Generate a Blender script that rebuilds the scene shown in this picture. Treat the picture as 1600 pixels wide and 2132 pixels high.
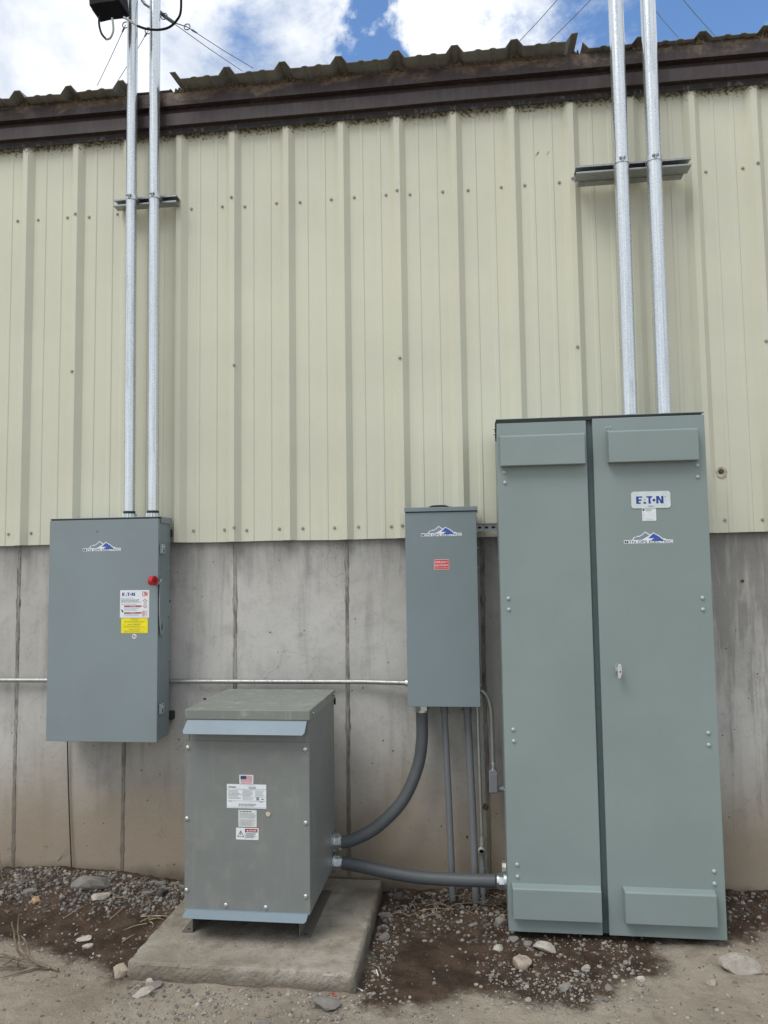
import bpy, math, random
from mathutils import Vector, Matrix, noise
R = math.radians
random.seed(7)
scn = bpy.context.scene
for o in list(bpy.data.objects): bpy.data.objects.remove(o)
COL = scn.collection

# ---------------------------------------------------------------- camera
CF, CX, CY, CZ, YAW, PIT, ROL = 1602.0, 2.51589, -3.9886, 0.57991, 0.12362, 0.07381, -0.01348
F = Vector((-math.sin(YAW)*math.cos(PIT), math.cos(YAW)*math.cos(PIT), math.sin(PIT)))
RR = F.cross(Vector((0, 0, 1))).normalized(); UU = RR.cross(F)
CRt = RR*math.cos(ROL)+UU*math.sin(ROL); CUp = UU*math.cos(ROL)-RR*math.sin(ROL)
CPOS = Vector((CX, CY, CZ))
cd = bpy.data.cameras.new('camera'); cam = bpy.data.objects.new('camera', cd); COL.objects.link(cam)
cd.sensor_fit = 'VERTICAL'; cd.sensor_height = 36; cd.lens = CF/2132*36; cd.clip_start = .05; cd.clip_end = 2000
cam.matrix_world = Matrix(((CRt.x, CUp.x, -F.x, CX), (CRt.y, CUp.y, -F.y, CY), (CRt.z, CUp.z, -F.z, CZ), (0, 0, 0, 1)))
scn.camera = cam

# ---------------------------------------------------------------- sky, sun, exposure
SUN_EL, SUN_AZ = R(56), R(218)          # azimuth clockwise from +Y (sun in front of the wall, a little left)
world = bpy.data.worlds.new('World'); scn.world = world; world.use_nodes = True
nt = world.node_tree; N = nt.nodes; L = nt.links; N.clear()
def wn(t, **k):
    n = N.new(t)
    for a, b in k.items(): setattr(n, a, b)
    return n
sky = wn('ShaderNodeTexSky', sky_type='NISHITA', sun_disc=False, sun_elevation=SUN_EL, sun_rotation=SUN_AZ, air_density=1.0, dust_density=.25, ozone_density=3.5)
tc = wn('ShaderNodeTexCoord')
mp = wn('ShaderNodeMapping'); mp.inputs['Location'].default_value = (3.3, 1.2, .55); mp.inputs['Scale'].default_value = (1.0, 1.0, 1.5)
L.new(tc.outputs['Generated'], mp.inputs['Vector'])
n1 = wn('ShaderNodeTexNoise'); n1.inputs['Scale'].default_value = 3.2; n1.inputs['Detail'].default_value = 9; n1.inputs['Roughness'].default_value = .62; n1.inputs['Distortion'].default_value = .25
L.new(mp.outputs[0], n1.inputs['Vector'])
cov = wn('ShaderNodeMapRange', interpolation_type='SMOOTHSTEP'); cov.inputs['From Min'].default_value = .31; cov.inputs['From Max'].default_value = .45
val = n1.outputs['Fac']
wp = wn('ShaderNodeTexNoise'); wp.inputs['Scale'].default_value = 6; wp.inputs['Detail'].default_value = 6; wp.inputs['Roughness'].default_value = .62; L.new(tc.outputs['Generated'], wp.inputs['Vector'])
wv = wn('ShaderNodeVectorMath', operation='MULTIPLY_ADD'); L.new(wp.outputs['Color'], wv.inputs[0]); wv.inputs[1].default_value = (.26, .26, .26); L.new(tc.outputs['Generated'], wv.inputs[2])
for dvec, rad, amt in (((-.088, .800, .592), .044, .30), ((-.04, .70, .71), .07, .22), ((.245, .79, .565), .17, .20)):   # ragged openings in the cloud
    ds = wn('ShaderNodeVectorMath', operation='DISTANCE'); L.new(wv.outputs[0], ds.inputs[0]); ds.inputs[1].default_value = Vector(dvec).normalized()+Vector((.13, .13, .13))
    mr = wn('ShaderNodeMapRange', interpolation_type='SMOOTHSTEP'); mr.inputs['From Min'].default_value = rad*1.7; mr.inputs['From Max'].default_value = rad*.15; mr.inputs['To Max'].default_value = amt
    L.new(ds.outputs['Value'], mr.inputs['Value']); sb = wn('ShaderNodeMath', operation='SUBTRACT'); L.new(val, sb.inputs[0]); L.new(mr.outputs[0], sb.inputs[1]); val = sb.outputs[0]
L.new(val, cov.inputs['Value'])
n2 = wn('ShaderNodeTexNoise'); n2.inputs['Scale'].default_value = 4.1; n2.inputs['Detail'].default_value = 7; n2.inputs['Roughness'].default_value = .6
mp2 = wn('ShaderNodeMapping'); mp2.inputs['Location'].default_value = (7.1, 4.4, 2.0)
L.new(tc.outputs['Generated'], mp2.inputs['Vector']); L.new(mp2.outputs[0], n2.inputs['Vector'])
cc = wn('ShaderNodeValToRGB'); cr = cc.color_ramp
cr.elements[0].position = .42; cr.elements[0].color = (3.5, 3.95, 4.7, 1)
cr.elements[1].position = .60; cr.elements[1].color = (6.6, 6.7, 6.85, 1)
L.new(n2.outputs['Fac'], cc.inputs['Fac'])
mixc = wn('ShaderNodeMix', data_type='RGBA'); L.new(cov.outputs[0], mixc.inputs['Factor']); hs = wn('ShaderNodeHueSaturation'); hs.inputs['Saturation'].default_value = 1.08; hs.inputs['Value'].default_value = 1.2; L.new(sky.outputs[0], hs.inputs['Color']); L.new(hs.outputs[0], mixc.inputs['A']); L.new(cc.outputs[0], mixc.inputs['B'])
bg = wn('ShaderNodeBackground'); bg.inputs['Strength'].default_value = .14
L.new(mixc.outputs['Result'], bg.inputs['Color'])
wo = wn('ShaderNodeOutputWorld'); L.new(bg.outputs[0], wo.inputs[0])

sl = bpy.data.lights.new('sun', 'SUN'); sl.energy = 1.5; sl.angle = R(28); sl.color = (1, .97, .92)
so = bpy.data.objects.new('sun', sl); COL.objects.link(so)
sd = Vector((math.sin(SUN_AZ)*math.cos(SUN_EL), math.cos(SUN_AZ)*math.cos(SUN_EL), math.sin(SUN_EL)))
so.rotation_euler = (-sd).to_track_quat('-Z', 'Y').to_euler(); so.location = (2, -3, 6)
vs = scn.view_settings; vs.view_transform = 'Standard'; vs.look = 'None'; vs.exposure = 0.36; vs.gamma = 1; vs.use_curve_mapping = False

# ---------------------------------------------------------------- helpers
def ray(px, py): return F + CRt*((px-800)/CF) - CUp*((py-1066)/CF)
def at_y(px, py, Y):
    d = ray(px, py); return CPOS + d*((Y-CY)/d.y)
def at_z(px, py, Z):
    d = ray(px, py); return CPOS + d*((Z-CZ)/d.z)
def at_x(px, py, X):
    d = ray(px, py); return CPOS + d*((X-CX)/d.x)
def S(c): return tuple((v/255/12.92 if v/255 <= .04045 else ((v/255+.055)/1.055)**2.4) for v in c)

class MB:
    def __init__(s): s.v = []; s.f = []; s.sm = []
    def add(s, vs, fs, smooth=False):
        b = len(s.v); s.v += [Vector(v) for v in vs]
        for f in fs: s.f.append([b+i for i in f]); s.sm.append(smooth)
        return s
    def box(s, x0, x1, y0, y1, z0, z1):
        x0, x1 = sorted((x0, x1)); y0, y1 = sorted((y0, y1)); z0, z1 = sorted((z0, z1))
        return s.add([(x0, y0, z0), (x1, y0, z0), (x1, y1, z0), (x0, y1, z0), (x0, y0, z1), (x1, y0, z1), (x1, y1, z1), (x0, y1, z1)],
              [(0, 3, 2, 1), (4, 5, 6, 7), (0, 1, 5, 4), (1, 2, 6, 5), (2, 3, 7, 6), (3, 0, 4, 7)])
    def prism(s, pts, axis, a, b):      # pts: 2d polygon, extruded along axis from a to b
        def m(p, t):
            if axis == 'x': return (t, p[0], p[1])
            if axis == 'y': return (p[0], t, p[1])
            return (p[0], p[1], t)
        n = len(pts)
        vs = [m(p, a) for p in pts]+[m(p, b) for p in pts]
        ar = sum(pts[i][0]*pts[(i+1) % n][1]-pts[(i+1) % n][0]*pts[i][1] for i in range(n))
        fs = [tuple(range(n)), tuple(range(2*n-1, n-1, -1))]+[(i, i+n, (i+1) % n+n, (i+1) % n) for i in range(n)]
        flip = (ar > 0) == (b > a)
        if axis == 'y': flip = not flip
        if flip: fs = [tuple(reversed(f)) for f in fs]
        return s.add(vs, fs)
    def tube(s, path, r, n=16, cap=True, smooth=True, rs=None):
        path = [Vector(p) for p in path]; rings = []
        up = None
        for i, p in enumerate(path):
            t = (path[min(i+1, len(path)-1)]-path[max(i-1, 0)]).normalized()
            if up is None:
                up = Vector((0, 0, 1)) if abs(t.z) < .9 else Vector((0, 1, 0))
            a = t.cross(up).normalized(); b = t.cross(a).normalized(); up = -b if False else up
            # parallel transport
            if i == 0: A, B = a, b
            else:
                A = (A-t*A.dot(t)).normalized(); B = t.cross(A).normalized()
            rr = rs[i] if rs else r
            rings.append([p+A*(rr*math.cos(2*math.pi*k/n))+B*(rr*math.sin(2*math.pi*k/n)) for k in range(n)])
        vs = [v for ring in rings for v in ring]; b0 = len(s.v); s.v += vs
        for i in range(len(rings)-1):
            for k in range(n):
                s.f.append([b0+i*n+k, b0+i*n+(k+1) % n, b0+(i+1)*n+(k+1) % n, b0+(i+1)*n+k]); s.sm.append(smooth)
        if cap:
            c0 = len(s.v); s.v += [v.copy() for v in rings[0]]; s.f.append([c0+k for k in reversed(range(n))]); s.sm.append(False)
            c0 = len(s.v); s.v += [v.copy() for v in rings[-1]]; s.f.append([c0+k for k in range(n)]); s.sm.append(False)
        return s
    def cyl(s, a, b, r, n=20, smooth=True): return s.tube([a, b], r, n, True, smooth)

def recalc(me):
    import bmesh
    bm = bmesh.new(); bm.from_mesh(me); bmesh.ops.recalc_face_normals(bm, faces=bm.faces); bm.to_mesh(me); bm.free()
def wloc(o):
    v = Vector((0, 0, 0))
    while o: v += o.location; o = o.parent
    return v
def obj(name, mb, mat, parent=None, bevel=0, seg=2, origin=None, fix=True):
    base = wloc(parent) if parent else Vector((0, 0, 0))
    org = Vector(origin) if origin is not None else (base if parent else None)
    if org is None:
        mn = Vector((min(v.x for v in mb.v), min(v.y for v in mb.v), min(v.z for v in mb.v))); mx = Vector((max(v.x for v in mb.v), max(v.y for v in mb.v), 0))
        org = Vector(((mn.x+mx.x)/2, (mn.y+mx.y)/2, mn.z))
    me = bpy.data.meshes.new(name); me.from_pydata([tuple(v-org) for v in mb.v], [], mb.f); me.update()
    me.polygons.foreach_set('use_smooth', mb.sm)
    if fix: recalc(me)
    if mat: me.materials.append(mat)
    o = bpy.data.objects.new(name, me); COL.objects.link(o)
    if parent: o.parent = parent
    o.location = org-base
    if bevel:
        m = o.modifiers.new('bevel', 'BEVEL'); m.width = bevel; m.segments = seg; m.limit_method = 'ANGLE'; m.angle_limit = R(40)
    return o
def tag(o, label=None, cat=None, group=None, kind=None):
    if label: o['label'] = label
    if cat: o['category'] = cat
    if group: o['group'] = group
    if kind: o['kind'] = kind
    return o
def thing(name, label, cat, loc, group=None):
    o = bpy.data.objects.new(name, None); COL.objects.link(o); o.location = loc; o.empty_display_size = .1
    return tag(o, label, cat, group)
def spline(pts, n=10):
    pts = [Vector(p) for p in pts]; out = []
    for i in range(len(pts)-1):
        p0 = pts[max(i-1, 0)]; p1 = pts[i]; p2 = pts[i+1]; p3 = pts[min(i+2, len(pts)-1)]
        for k in range(n):
            t = k/n
            out.append(.5*((2*p1)+(p2-p0)*t+(2*p0-5*p1+4*p2-p3)*t*t+(3*p1-p0-3*p2+p3)*t**3))
    out.append(pts[-1]); return out

# ---------------------------------------------------------------- materials
class Mat:
    def __init__(s, name):
        s.m = bpy.data.materials.new(name); s.m.use_nodes = True; s.t = s.m.node_tree; s.b = s.t.nodes['Principled BSDF']
    def n(s, t, ins={}, **k):
        n = s.t.nodes.new(t)
        for a, b in k.items(): setattr(n, a, b)
        for a, b in ins.items():
            if hasattr(b, 'is_output') or isinstance(b, bpy.types.NodeSocket): s.t.links.new(b, n.inputs[a])
            else: n.inputs[a].default_value = b
        return n
    def pos(s): return s.n('ShaderNodeNewGeometry').outputs['Position']
    def objc(s): return s.n('ShaderNodeTexCoord').outputs['Object']
    def noise(s, vec, scale, detail=4, rough=.55, dist=0, stretch=None):
        if stretch: vec = s.n('ShaderNodeMapping', {'Vector': vec, 'Scale': stretch}).outputs[0]
        return s.n('ShaderNodeTexNoise', {'Vector': vec, 'Scale': scale, 'Detail': detail, 'Roughness': rough, 'Distortion': dist}).outputs['Fac']
    def rng(s, v, a, b, c=0., d=1., smooth=True):
        return s.n('ShaderNodeMapRange', {'Value': v, 'From Min': a, 'From Max': b, 'To Min': c, 'To Max': d}, interpolation_type='SMOOTHSTEP' if smooth else 'LINEAR').outputs[0]
    def mix(s, f, a, b, mode='MIX'):
        n = s.n('ShaderNodeMix', data_type='RGBA', blend_type=mode)
        for k, v in (('Factor', f), ('A', a), ('B', b)):
            i = [q for q in n.inputs if q.name == k and (q.type == 'RGBA' if k != 'Factor' else q.type == 'VALUE')][0]
            if isinstance(v, bpy.types.NodeSocket): s.t.links.new(v, i)
            else: i.default_value = (v if k == 'Factor' else (*v[:3], 1))
        return [q for q in n.outputs if q.type == 'RGBA'][0]
    def math(s, op, a, b=0.):
        n = s.n('ShaderNodeMath', operation=op)
        for i, v in enumerate((a, b)):
            if isinstance(v, bpy.types.NodeSocket): s.t.links.new(v, n.inputs[i])
            else: n.inputs[i].default_value = v
        return n.outputs[0]
    def sep(s, v): return s.n('ShaderNodeSeparateXYZ', {'Vector': v}).outputs
    def bump(s, h, strength, dist): 
        n = s.n('ShaderNodeBump', {'Height': h, 'Strength': strength, 'Distance': dist}); s.t.links.new(n.outputs[0], s.b.inputs['Normal']); return n
    def set(s, **k):
        for a, v in k.items():
            a = a.replace('_', ' ')
            if isinstance(v, bpy.types.NodeSocket): s.t.links.new(v, s.b.inputs[a])
            else: s.b.inputs[a].default_value = (*v, 1) if isinstance(v, tuple) and len(v) == 3 else v
        return s
def flat(name, col, rough=.5, metal=0, var=.06, sc=30):
    m = Mat(name); nz = m.noise(m.objc(), sc, 4)
    c = m.mix(m.rng(nz, .3, .7), tuple(v*(1-var) for v in col), tuple(min(1, v*(1+var)) for v in col))
    m.set(Base_Color=c, Roughness=rough, Metallic=metal); return m.m

def paint(name, col, rough=.42, dirt=.12, dirtcol=(.2, .17, .13), big=1.6, spec=.4):
    m = Mat(name); p = m.pos()
    a = m.noise(p, big, 3); b = m.noise(p, 14, 5, .6); st = m.noise(p, 6, 5, .6, 0, (5, 5, .5))
    c = m.mix(m.rng(a, .3, .7), tuple(v*.95 for v in col), tuple(v*1.05 for v in col))
    c = m.mix(m.math('MULTIPLY', m.rng(b, .5, .85), dirt), c, dirtcol)
    c = m.mix(m.math('MULTIPLY', m.rng(st, .52, .8), dirt*.7), c, dirtcol)
    rr = m.rng(b, .3, .8, rough-.05, rough+.12)
    m.set(Base_Color=c, Roughness=rr); m.b.inputs['Specular IOR Level'].default_value = spec
    hb_ = m.math('ADD', m.math('MULTIPLY', m.noise(p, 420, 2), .03), m.noise(p, 2.6, 2))
    m.bump(hb_, .35, .012)
    return m.m

M = {}
M['box_grey'] = paint('box_grey', (.212, .256, .270), .40, .07)
M['box_grey_b'] = paint('box_grey_b', (.18, .225, .238), .42, .08)
M['cabinet_grey'] = paint('cabinet_grey', (.226, .280, .270), .42, .07)
M['tf_grey'] = paint('tf_grey', (.188, .202, .192), .5, .45, (.31, .29, .245), 3.5)
M['tf_foot'] = paint('tf_foot', (.13, .12, .10), .7, .6, (.2, .17, .12))  # dusty tan, darkened to paint in the shadow beside the housing
M['tf_visor_skylit'] = paint('tf_visor_skylit', (.20, .255, .29), .42, .1)  # housing grey shifted to blue: sky light on the visors painted in
M['tf_lid'] = paint('tf_lid', (.19, .205, .185), .42, .8, (.40, .38, .33))
M['black'] = flat('black', (.006, .006, .008), .6); M['black'].node_tree.nodes['Principled BSDF'].inputs['Specular IOR Level'].default_value = .12
M['gasket'] = flat('gasket', (.02, .024, .025), .7)
M['white_label'] = flat('white_label', (.72, .76, .78), .4, 0, .02)
M['print_dark'] = flat('print_dark', (.03, .035, .04), .5)
M['print_grey'] = flat('print_grey', (.30, .32, .35), .5)
M['logo_blue'] = flat('logo_blue', (.035, .085, .36), .4)
M['logo_navy'] = flat('logo_navy', (.012, .02, .06), .4)
M['logo_slate'] = flat('logo_slate', (.19, .24, .30), .4)
M['logo_teal'] = flat('logo_teal', (.05, .085, .12), .4)
M['brand_blue'] = flat('brand_blue', (.004, .04, .26), .4)
M['label_red'] = flat('label_red', (.55, .012, .018), .4)
M['label_maroon'] = flat('label_maroon', (.33, .012, .03), .4)
M['label_yellow'] = flat('label_yellow', (.82, .72, .01), .45)
M['flag_blue'] = flat('flag_blue', (.03, .07, .16), .4)
M['flag_red'] = flat('flag_red', (.55, .08, .10), .4)
M['red_plastic'] = flat('red_plastic', (.42, .012, .018), .35)
M['screw_zinc'] = flat('screw_zinc', (.62, .64, .63), .35, .9)
M['screw_tan'] = flat('screw_tan', (.30, .29, .24), .45, .3)
M['bolt_paint'] = flat('bolt_paint', (.36, .43, .43), .35, .2)
M['flex'] = paint('flex_grey', (.082, .092, .098), .45, .3, (.17, .15, .125))
M['pvc'] = paint('pvc_grey', (.16, .17, .18), .5, .25, (.2, .17, .13))
M['conduit_body'] = paint('conduit_body_grey', (.2, .2, .23), .45, .15)
M['copper'] = flat('old_copper', (.07, .03, .02), .6, .2)
M['wire'] = flat('steel_wire', (.10, .11, .12), .5, .6)
M['cable_grey'] = flat('cable_grey', (.32, .33, .32), .5)
M['white_plastic'] = flat('white_plastic', (.75, .76, .75), .4)
M['splat'] = flat('dried_splat', (.55, .47, .34), .8)

def galv(name, col, rough, streak=.35, sc=60):
    m = Mat(name); p = m.pos()
    v = m.n('ShaderNodeTexVoronoi', {'Vector': p, 'Scale': sc}).outputs['Color']
    vv = m.sep(v)[0]
    s = m.noise(p, 5, 6, .65, .3, (14, 14, .8)); sp = m.noise(p, 90, 3, .6)
    c = m.mix(m.rng(vv, 0, 1), tuple(x*.94 for x in col), tuple(min(1, x*1.05) for x in col))
    c = m.mix(m.math('MULTIPLY', m.rng(s, .5, .75), streak), c, tuple(x*.5 for x in col))
    ln = m.noise(p, 4, 5, .7, .1, (60, 60, .5))
    c = m.mix(m.math('MULTIPLY', m.rng(ln, .56, .68), .35), c, tuple(x*.4 for x in col))
    c = m.mix(m.rng(sp, .72, .80), c, tuple(x*.4 for x in col))
    r = m.math('ADD', m.rng(vv, 0, 1, rough-.03, rough+.03), m.math('MULTIPLY', m.rng(s, .4, .7), .12))
    m.set(Base_Color=c, Roughness=r, Metallic=.82)
    m.bump(m.noise(p, 55, 4, .6, 0, (1, 1, .25)), .12, .0012)
    return m.m
M['galv'] = galv('galvanised_pipe', (.66, .69, .70), .20, .5, 190)
M['galv_dull'] = galv('galvanised_strut', (.36, .38, .38), .42, .5)
M['galv_old'] = galv('old_conduit', (.40, .41, .39), .45, .5)
M['zinc'] = flat('zinc_fitting', (.62, .66, .66), .28, .95, .15, 60)
M['zinc_old'] = flat('zinc_old', (.36, .36, .33), .45, .7, .25, 60)

# siding
m = Mat('siding'); p = m.pos(); x, y, z = m.sep(p)
base = (.575, .575, .46)
a = m.noise(p, 1.3, 4, .6); st = m.noise(p, 3, 6, .65, .2, (9, 9, .35)); fine = m.noise(p, 40, 4, .6)
c = m.mix(m.rng(a, .3, .7), tuple(v*.95 for v in base), tuple(v*1.04 for v in base))
c = m.mix(m.math('MULTIPLY', m.rng(st, .55, .82), .16), c, (.33, .32, .24))
c = m.mix(m.math('MULTIPLY', m.rng(fine, .60, .8), .07), c, (.3, .28, .2))
# grime caught under the eave trim: speckle that thins out downwards
top = m.rng(z, 2.92, 3.04); sp = m.noise(p, 60, 5, .7)
g = m.rng(m.math('ADD', sp, m.math('MULTIPLY', top, .26)), .70, .78)
c = m.mix(m.math('MULTIPLY', g, .8), c, (.045, .04, .03))
m.set(Base_Color=c, Roughness=m.rng(fine, .3, .8, .36, .52)); m.b.inputs['Specular IOR Level'].default_value = .4
m.bump(m.noise(p, 2.2, 3, .5, 0, (2.5, 1, .6)), .4, .007)
M['siding'] = m.m

# brown trim
m = Mat('trim_brown'); p = m.pos(); x, y, z = m.sep(p)
st = m.noise(p, 5, 6, .7, .3, (8, 8, 1.2)); sp = m.noise(p, 38, 6, .7)
c = m.mix(m.rng(st, .4, .7), (.034, .022, .021), (.056, .038, .036))
rust = m.math('MULTIPLY', m.rng(m.math('ADD', m.noise(p, 3.2, 6, .7, .4, (1, 1, 2.5)), m.rng(z, 3.13, 3.24, 0, .2)), .56, .72), m.rng(z, 3.12, 3.18))
c = m.mix(m.math('MULTIPLY', rust, .85), c, m.mix(m.rng(sp, .4, .65), (.11, .065, .035), (.2, .17, .12)))
c = m.mix(m.math('MULTIPLY', m.rng(sp, .58, .7), .5), c, (.02, .018, .016))
m.set(Base_Color=c, Roughness=.5); m.bump(sp, .25, .003); M['trim'] = m.m
m = Mat('trim_lip'); p = m.pos(); sp = m.noise(p, 30, 6, .75, 0, (1.6, 1, .5))
c = m.mix(m.rng(sp, .52, .66), (.020, .017, .016), (.12, .11, .10))
m.set(Base_Color=c, Roughness=.75); M['trim_lip'] = m.m

m = Mat('roof_metal'); p = m.pos(); b = m.noise(p, 9, 6, .7); sp = m.noise(p, 45, 6, .75)
c = m.mix(m.rng(b, .35, .7), (.165, .158, .142), (.24, .232, .21))
c = m.mix(m.math('MULTIPLY', m.rng(sp, .56, .7), .55), c, (.05, .045, .035))
m.set(Base_Color=c, Roughness=.6); m.bump(sp, .2, .003); M['roof'] = m.m
m = Mat('roof_debris'); p = m.pos(); sp = m.noise(p, 55, 5, .7)
m.set(Base_Color=m.mix(m.rng(sp, .35, .65), (.03, .02, .012), (.17, .12, .07)), Roughness=.95); m.bump(sp, 1, .01); M['debris'] = m.m

# concrete foundation
m = Mat('foundation_concrete'); p = m.pos(); x, y, z = m.sep(p)
big = m.noise(p, 1.4, 5, .6, .4); mid = m.noise(p, 7, 6, .65, .4); fine = m.noise(p, 60, 5, .7); st = m.noise(p, 2.6, 6, .65, .35, (4.5, 1, .42))
c = m.mix(m.rng(big, .3, .7), (.38, .372, .345), (.50, .49, .46))
c = m.mix(m.math('MULTIPLY', m.rng(mid, .46, .7), .45), c, (.30, .29, .27))
c = m.mix(m.math('MULTIPLY', m.rng(st, .52, .74), .40), c, (.19, .183, .17))
c = m.mix(m.math('MULTIPLY', m.rng(m.noise(p, 3.3, 6, .65, .35, (5, 1, .35)), .55, .75), .45), c, (.50, .49, .46))
# dark run-off below the siding and soil splash above the ground (weathering of the wall itself)
run = m.rng(m.math('ADD', z, m.math('MULTIPLY', m.noise(p, 4, 5, .65, .3, (4, 1, .6)), .55)), .72, 1.08)
c = m.mix(m.math('MULTIPLY', run, .55), c, (.10, .098, .092))
spl = m.rng(m.math('ADD', z, m.math('MULTIPLY', m.noise(p, 1.8, 5, .6), .6)), -.55, .10, 1, 0)
c = m.mix(m.math('MULTIPLY', spl, .80), c, (.275, .215, .145))
wetb = m.rng(m.math('ADD', z, m.math('MULTIPLY', m.noise(p, 7, 5, .6), .10)), -.985, -.90, 1, 0)
c = m.mix(m.math('MULTIPLY', wetb, .7), c, (.075, .058, .042))
rs_ = m.math('MULTIPLY', m.rng(x, 3.45, 3.6), m.rng(m.math('ADD', m.noise(p, 3.1, 6, .7, .4, (5, 1, .5)), m.rng(z, -.5, .6, -.1, .08)), .46, .60))
c = m.mix(m.math('MULTIPLY', rs_, .45), c, (.14, .135, .125))
c = m.mix(m.math('MULTIPLY', m.rng(fine, .56, .72), .35), c, (.13, .125, .115))
pit = m.n('ShaderNodeTexVoronoi', {'Vector': m.n('ShaderNodeMapping', {'Vector': p, 'Scale': (1, .3, 1)}).outputs[0], 'Scale': 21, 'Randomness': 1}).outputs['Distance']
sel = m.rng(m.noise(p, 4.5, 3), .52, .62)
pm = m.math('MULTIPLY', m.rng(m.math('ADD', pit, m.math('MULTIPLY', fine, .06)), .10, .155, 1, 0), sel)
c = m.mix(m.math('MULTIPLY', pm, .8), c, (.06, .055, .05))
# hairline cracks
ck = m.n('ShaderNodeTexVoronoi', {'Vector': m.n('ShaderNodeMapping', {'Vector': m.n('ShaderNodeVectorMath', {0: p, 1: m.n('ShaderNodeTexNoise', {'Vector': p, 'Scale': 2.2, 'Detail': 5}).outputs['Color']}, operation='ADD').outputs[0], 'Scale': (.9, .01, .4)}).outputs[0], 'Scale': 1.5}, feature='DISTANCE_TO_EDGE').outputs['Distance']
c = m.mix(m.math('MULTIPLY', m.math('MULTIPLY', m.rng(ck, .0, .003, 1, 0), m.rng(m.noise(p, 1.1, 2), .55, .62)), .35), c, (.10, .09, .08))
m.set(Base_Color=c, Roughness=.88); m.b.inputs['Specular IOR Level'].default_value = .25
h = m.math('SUBTRACT', m.math('ADD', m.math('MULTIPLY', fine, .35), mid), m.math('MULTIPLY', pm, 1.2))
m.bump(h, .45, .006); M['concrete'] = m.m
m = Mat('form_seam'); p = m.pos(); sp = m.noise(p, 26, 6, .75, .2, (1.5, 1, .35))
cs = m.mix(m.rng(sp, .36, .62), (.14, .132, .12), (.33, .315, .285)); cs = m.mix(m.rng(m.sep(p)[2], -.25, -.75, 0, .7), cs, (.16, .128, .09))
m.set(Base_Color=cs, Roughness=.95); m.bump(sp, .9, .006); M['seam'] = m.m

m = Mat('pad_concrete'); p = m.pos(); big = m.noise(p, 3, 5, .6, .5); fine = m.noise(p, 70, 5, .7); mid = m.noise(p, 13, 6, .65)
c = m.mix(m.rng(big, .32, .68), (.23, .20, .155), (.38, .345, .285))
c = m.mix(m.math('MULTIPLY', m.rng(mid, .46, .7), .6), c, (.17, .14, .10))
c = m.mix(m.math('MULTIPLY', m.rng(m.noise(p, 2.4, 4, .6, .8), .52, .66), .5), c, (.21, .155, .10))
c = m.mix(m.math('MULTIPLY', m.rng(m.noise(p, 5, 5, .6), .56, .68), .5), c, (.40, .375, .325))
c = m.mix(m.math('MULTIPLY', m.rng(fine, .55, .7), .3), c, (.11, .1, .08))
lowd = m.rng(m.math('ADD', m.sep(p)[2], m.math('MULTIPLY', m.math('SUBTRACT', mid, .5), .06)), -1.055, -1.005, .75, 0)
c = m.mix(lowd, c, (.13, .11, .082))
c = m.mix(m.math('MULTIPLY', m.rng(m.math('ADD', m.sep(p)[0], m.math('MULTIPLY', m.math('SUBTRACT', mid, .5), .02)), 1.972, 1.988), .6), c, (.10, .085, .066))  # right face darkened: its shade painted in together with damp soil
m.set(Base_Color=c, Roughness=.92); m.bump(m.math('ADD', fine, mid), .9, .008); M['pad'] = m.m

# ground
m = Mat('soil'); p = m.pos()
dm = m.n('ShaderNodeAttribute', attribute_name='damp').outputs['Fac']
e = m.noise(p, 9, 6, .65, .3); fine = m.noise(p, 75, 5, .75); grit = m.noise(p, 210, 3, .7); big = m.noise(p, 2.3, 5, .6)
dry = m.mix(m.rng(big, .3, .7), (.32, .27, .208), (.44, .385, .305))
dry = m.mix(m.math('MULTIPLY', m.rng(e, .48, .66), .35), dry, (.185, .15, .112))
dry = m.mix(m.math('MULTIPLY', m.rng(fine, .54, .7), .45), dry, (.42, .375, .30))
wet = m.mix(m.rng(e, .35, .65), (.046, .029, .0185), (.105, .069, .045))
wet = m.mix(m.math('MULTIPLY', m.rng(fine, .56, .72), .35), wet, (.14, .105, .075))
k = m.rng(m.math('ADD', m.math('ADD', dm, m.math('MULTIPLY', m.math('SUBTRACT', m.noise(p, 4.2, 6, .65, .5), .5), 1.9)), m.math('MULTIPLY', m.math('SUBTRACT', fine, .5), .7)),   .22, .80)
c = m.mix(k, dry, wet); c = m.mix(m.math('MULTIPLY', m.rng(grit, .6, .72), m.rng(k, 0, 1, .4, .10)), c, (.5, .45, .37))
m.set(Base_Color=c, Roughness=m.rng(k, 0, 1, .95, .8)); m.b.inputs['Specular IOR Level'].default_value = .25
m.bump(m.math('ADD', m.math('MULTIPLY', grit, .5), m.math('ADD', fine, m.noise(p, 30, 5, .7))), 1.0, .012); M['soil'] = m.m

def stone_mat(name, pal, seed=0.):
    m = Mat(name); g = m.n('ShaderNodeNewGeometry'); p = m.objc()
    rnd = g.outputs['Random Per Island']; oi = m.n('ShaderNodeObjectInfo').outputs['Random']
    t = m.math('FRACT', m.math('ADD', m.math('ADD', rnd, m.math('MULTIPLY', oi, 3.7)), seed))
    r = m.n('ShaderNodeValToRGB', {'Fac': t}); cr = r.color_ramp; cr.interpolation = 'LINEAR'
    for i, (q, cl) in enumerate(pal):
        el = cr.elements[i] if i < 2 else cr.elements.new(q)
        el.position = q; el.color = (*cl, 1)
    nz = m.noise(m.pos(), 55, 5, .7); sp = m.noise(m.pos(), 14, 4, .6)
    c = m.mix(m.math('MULTIPLY', m.rng(nz, .45, .7), .5), r.outputs[0], (.09, .075, .06))
    c = m.mix(m.math('MULTIPLY', m.rng(sp, .5, .7), .3), c, (.26, .22, .17))
    m.set(Base_Color=c, Roughness=.9); m.bump(nz, .5, .004); return m.m
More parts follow.
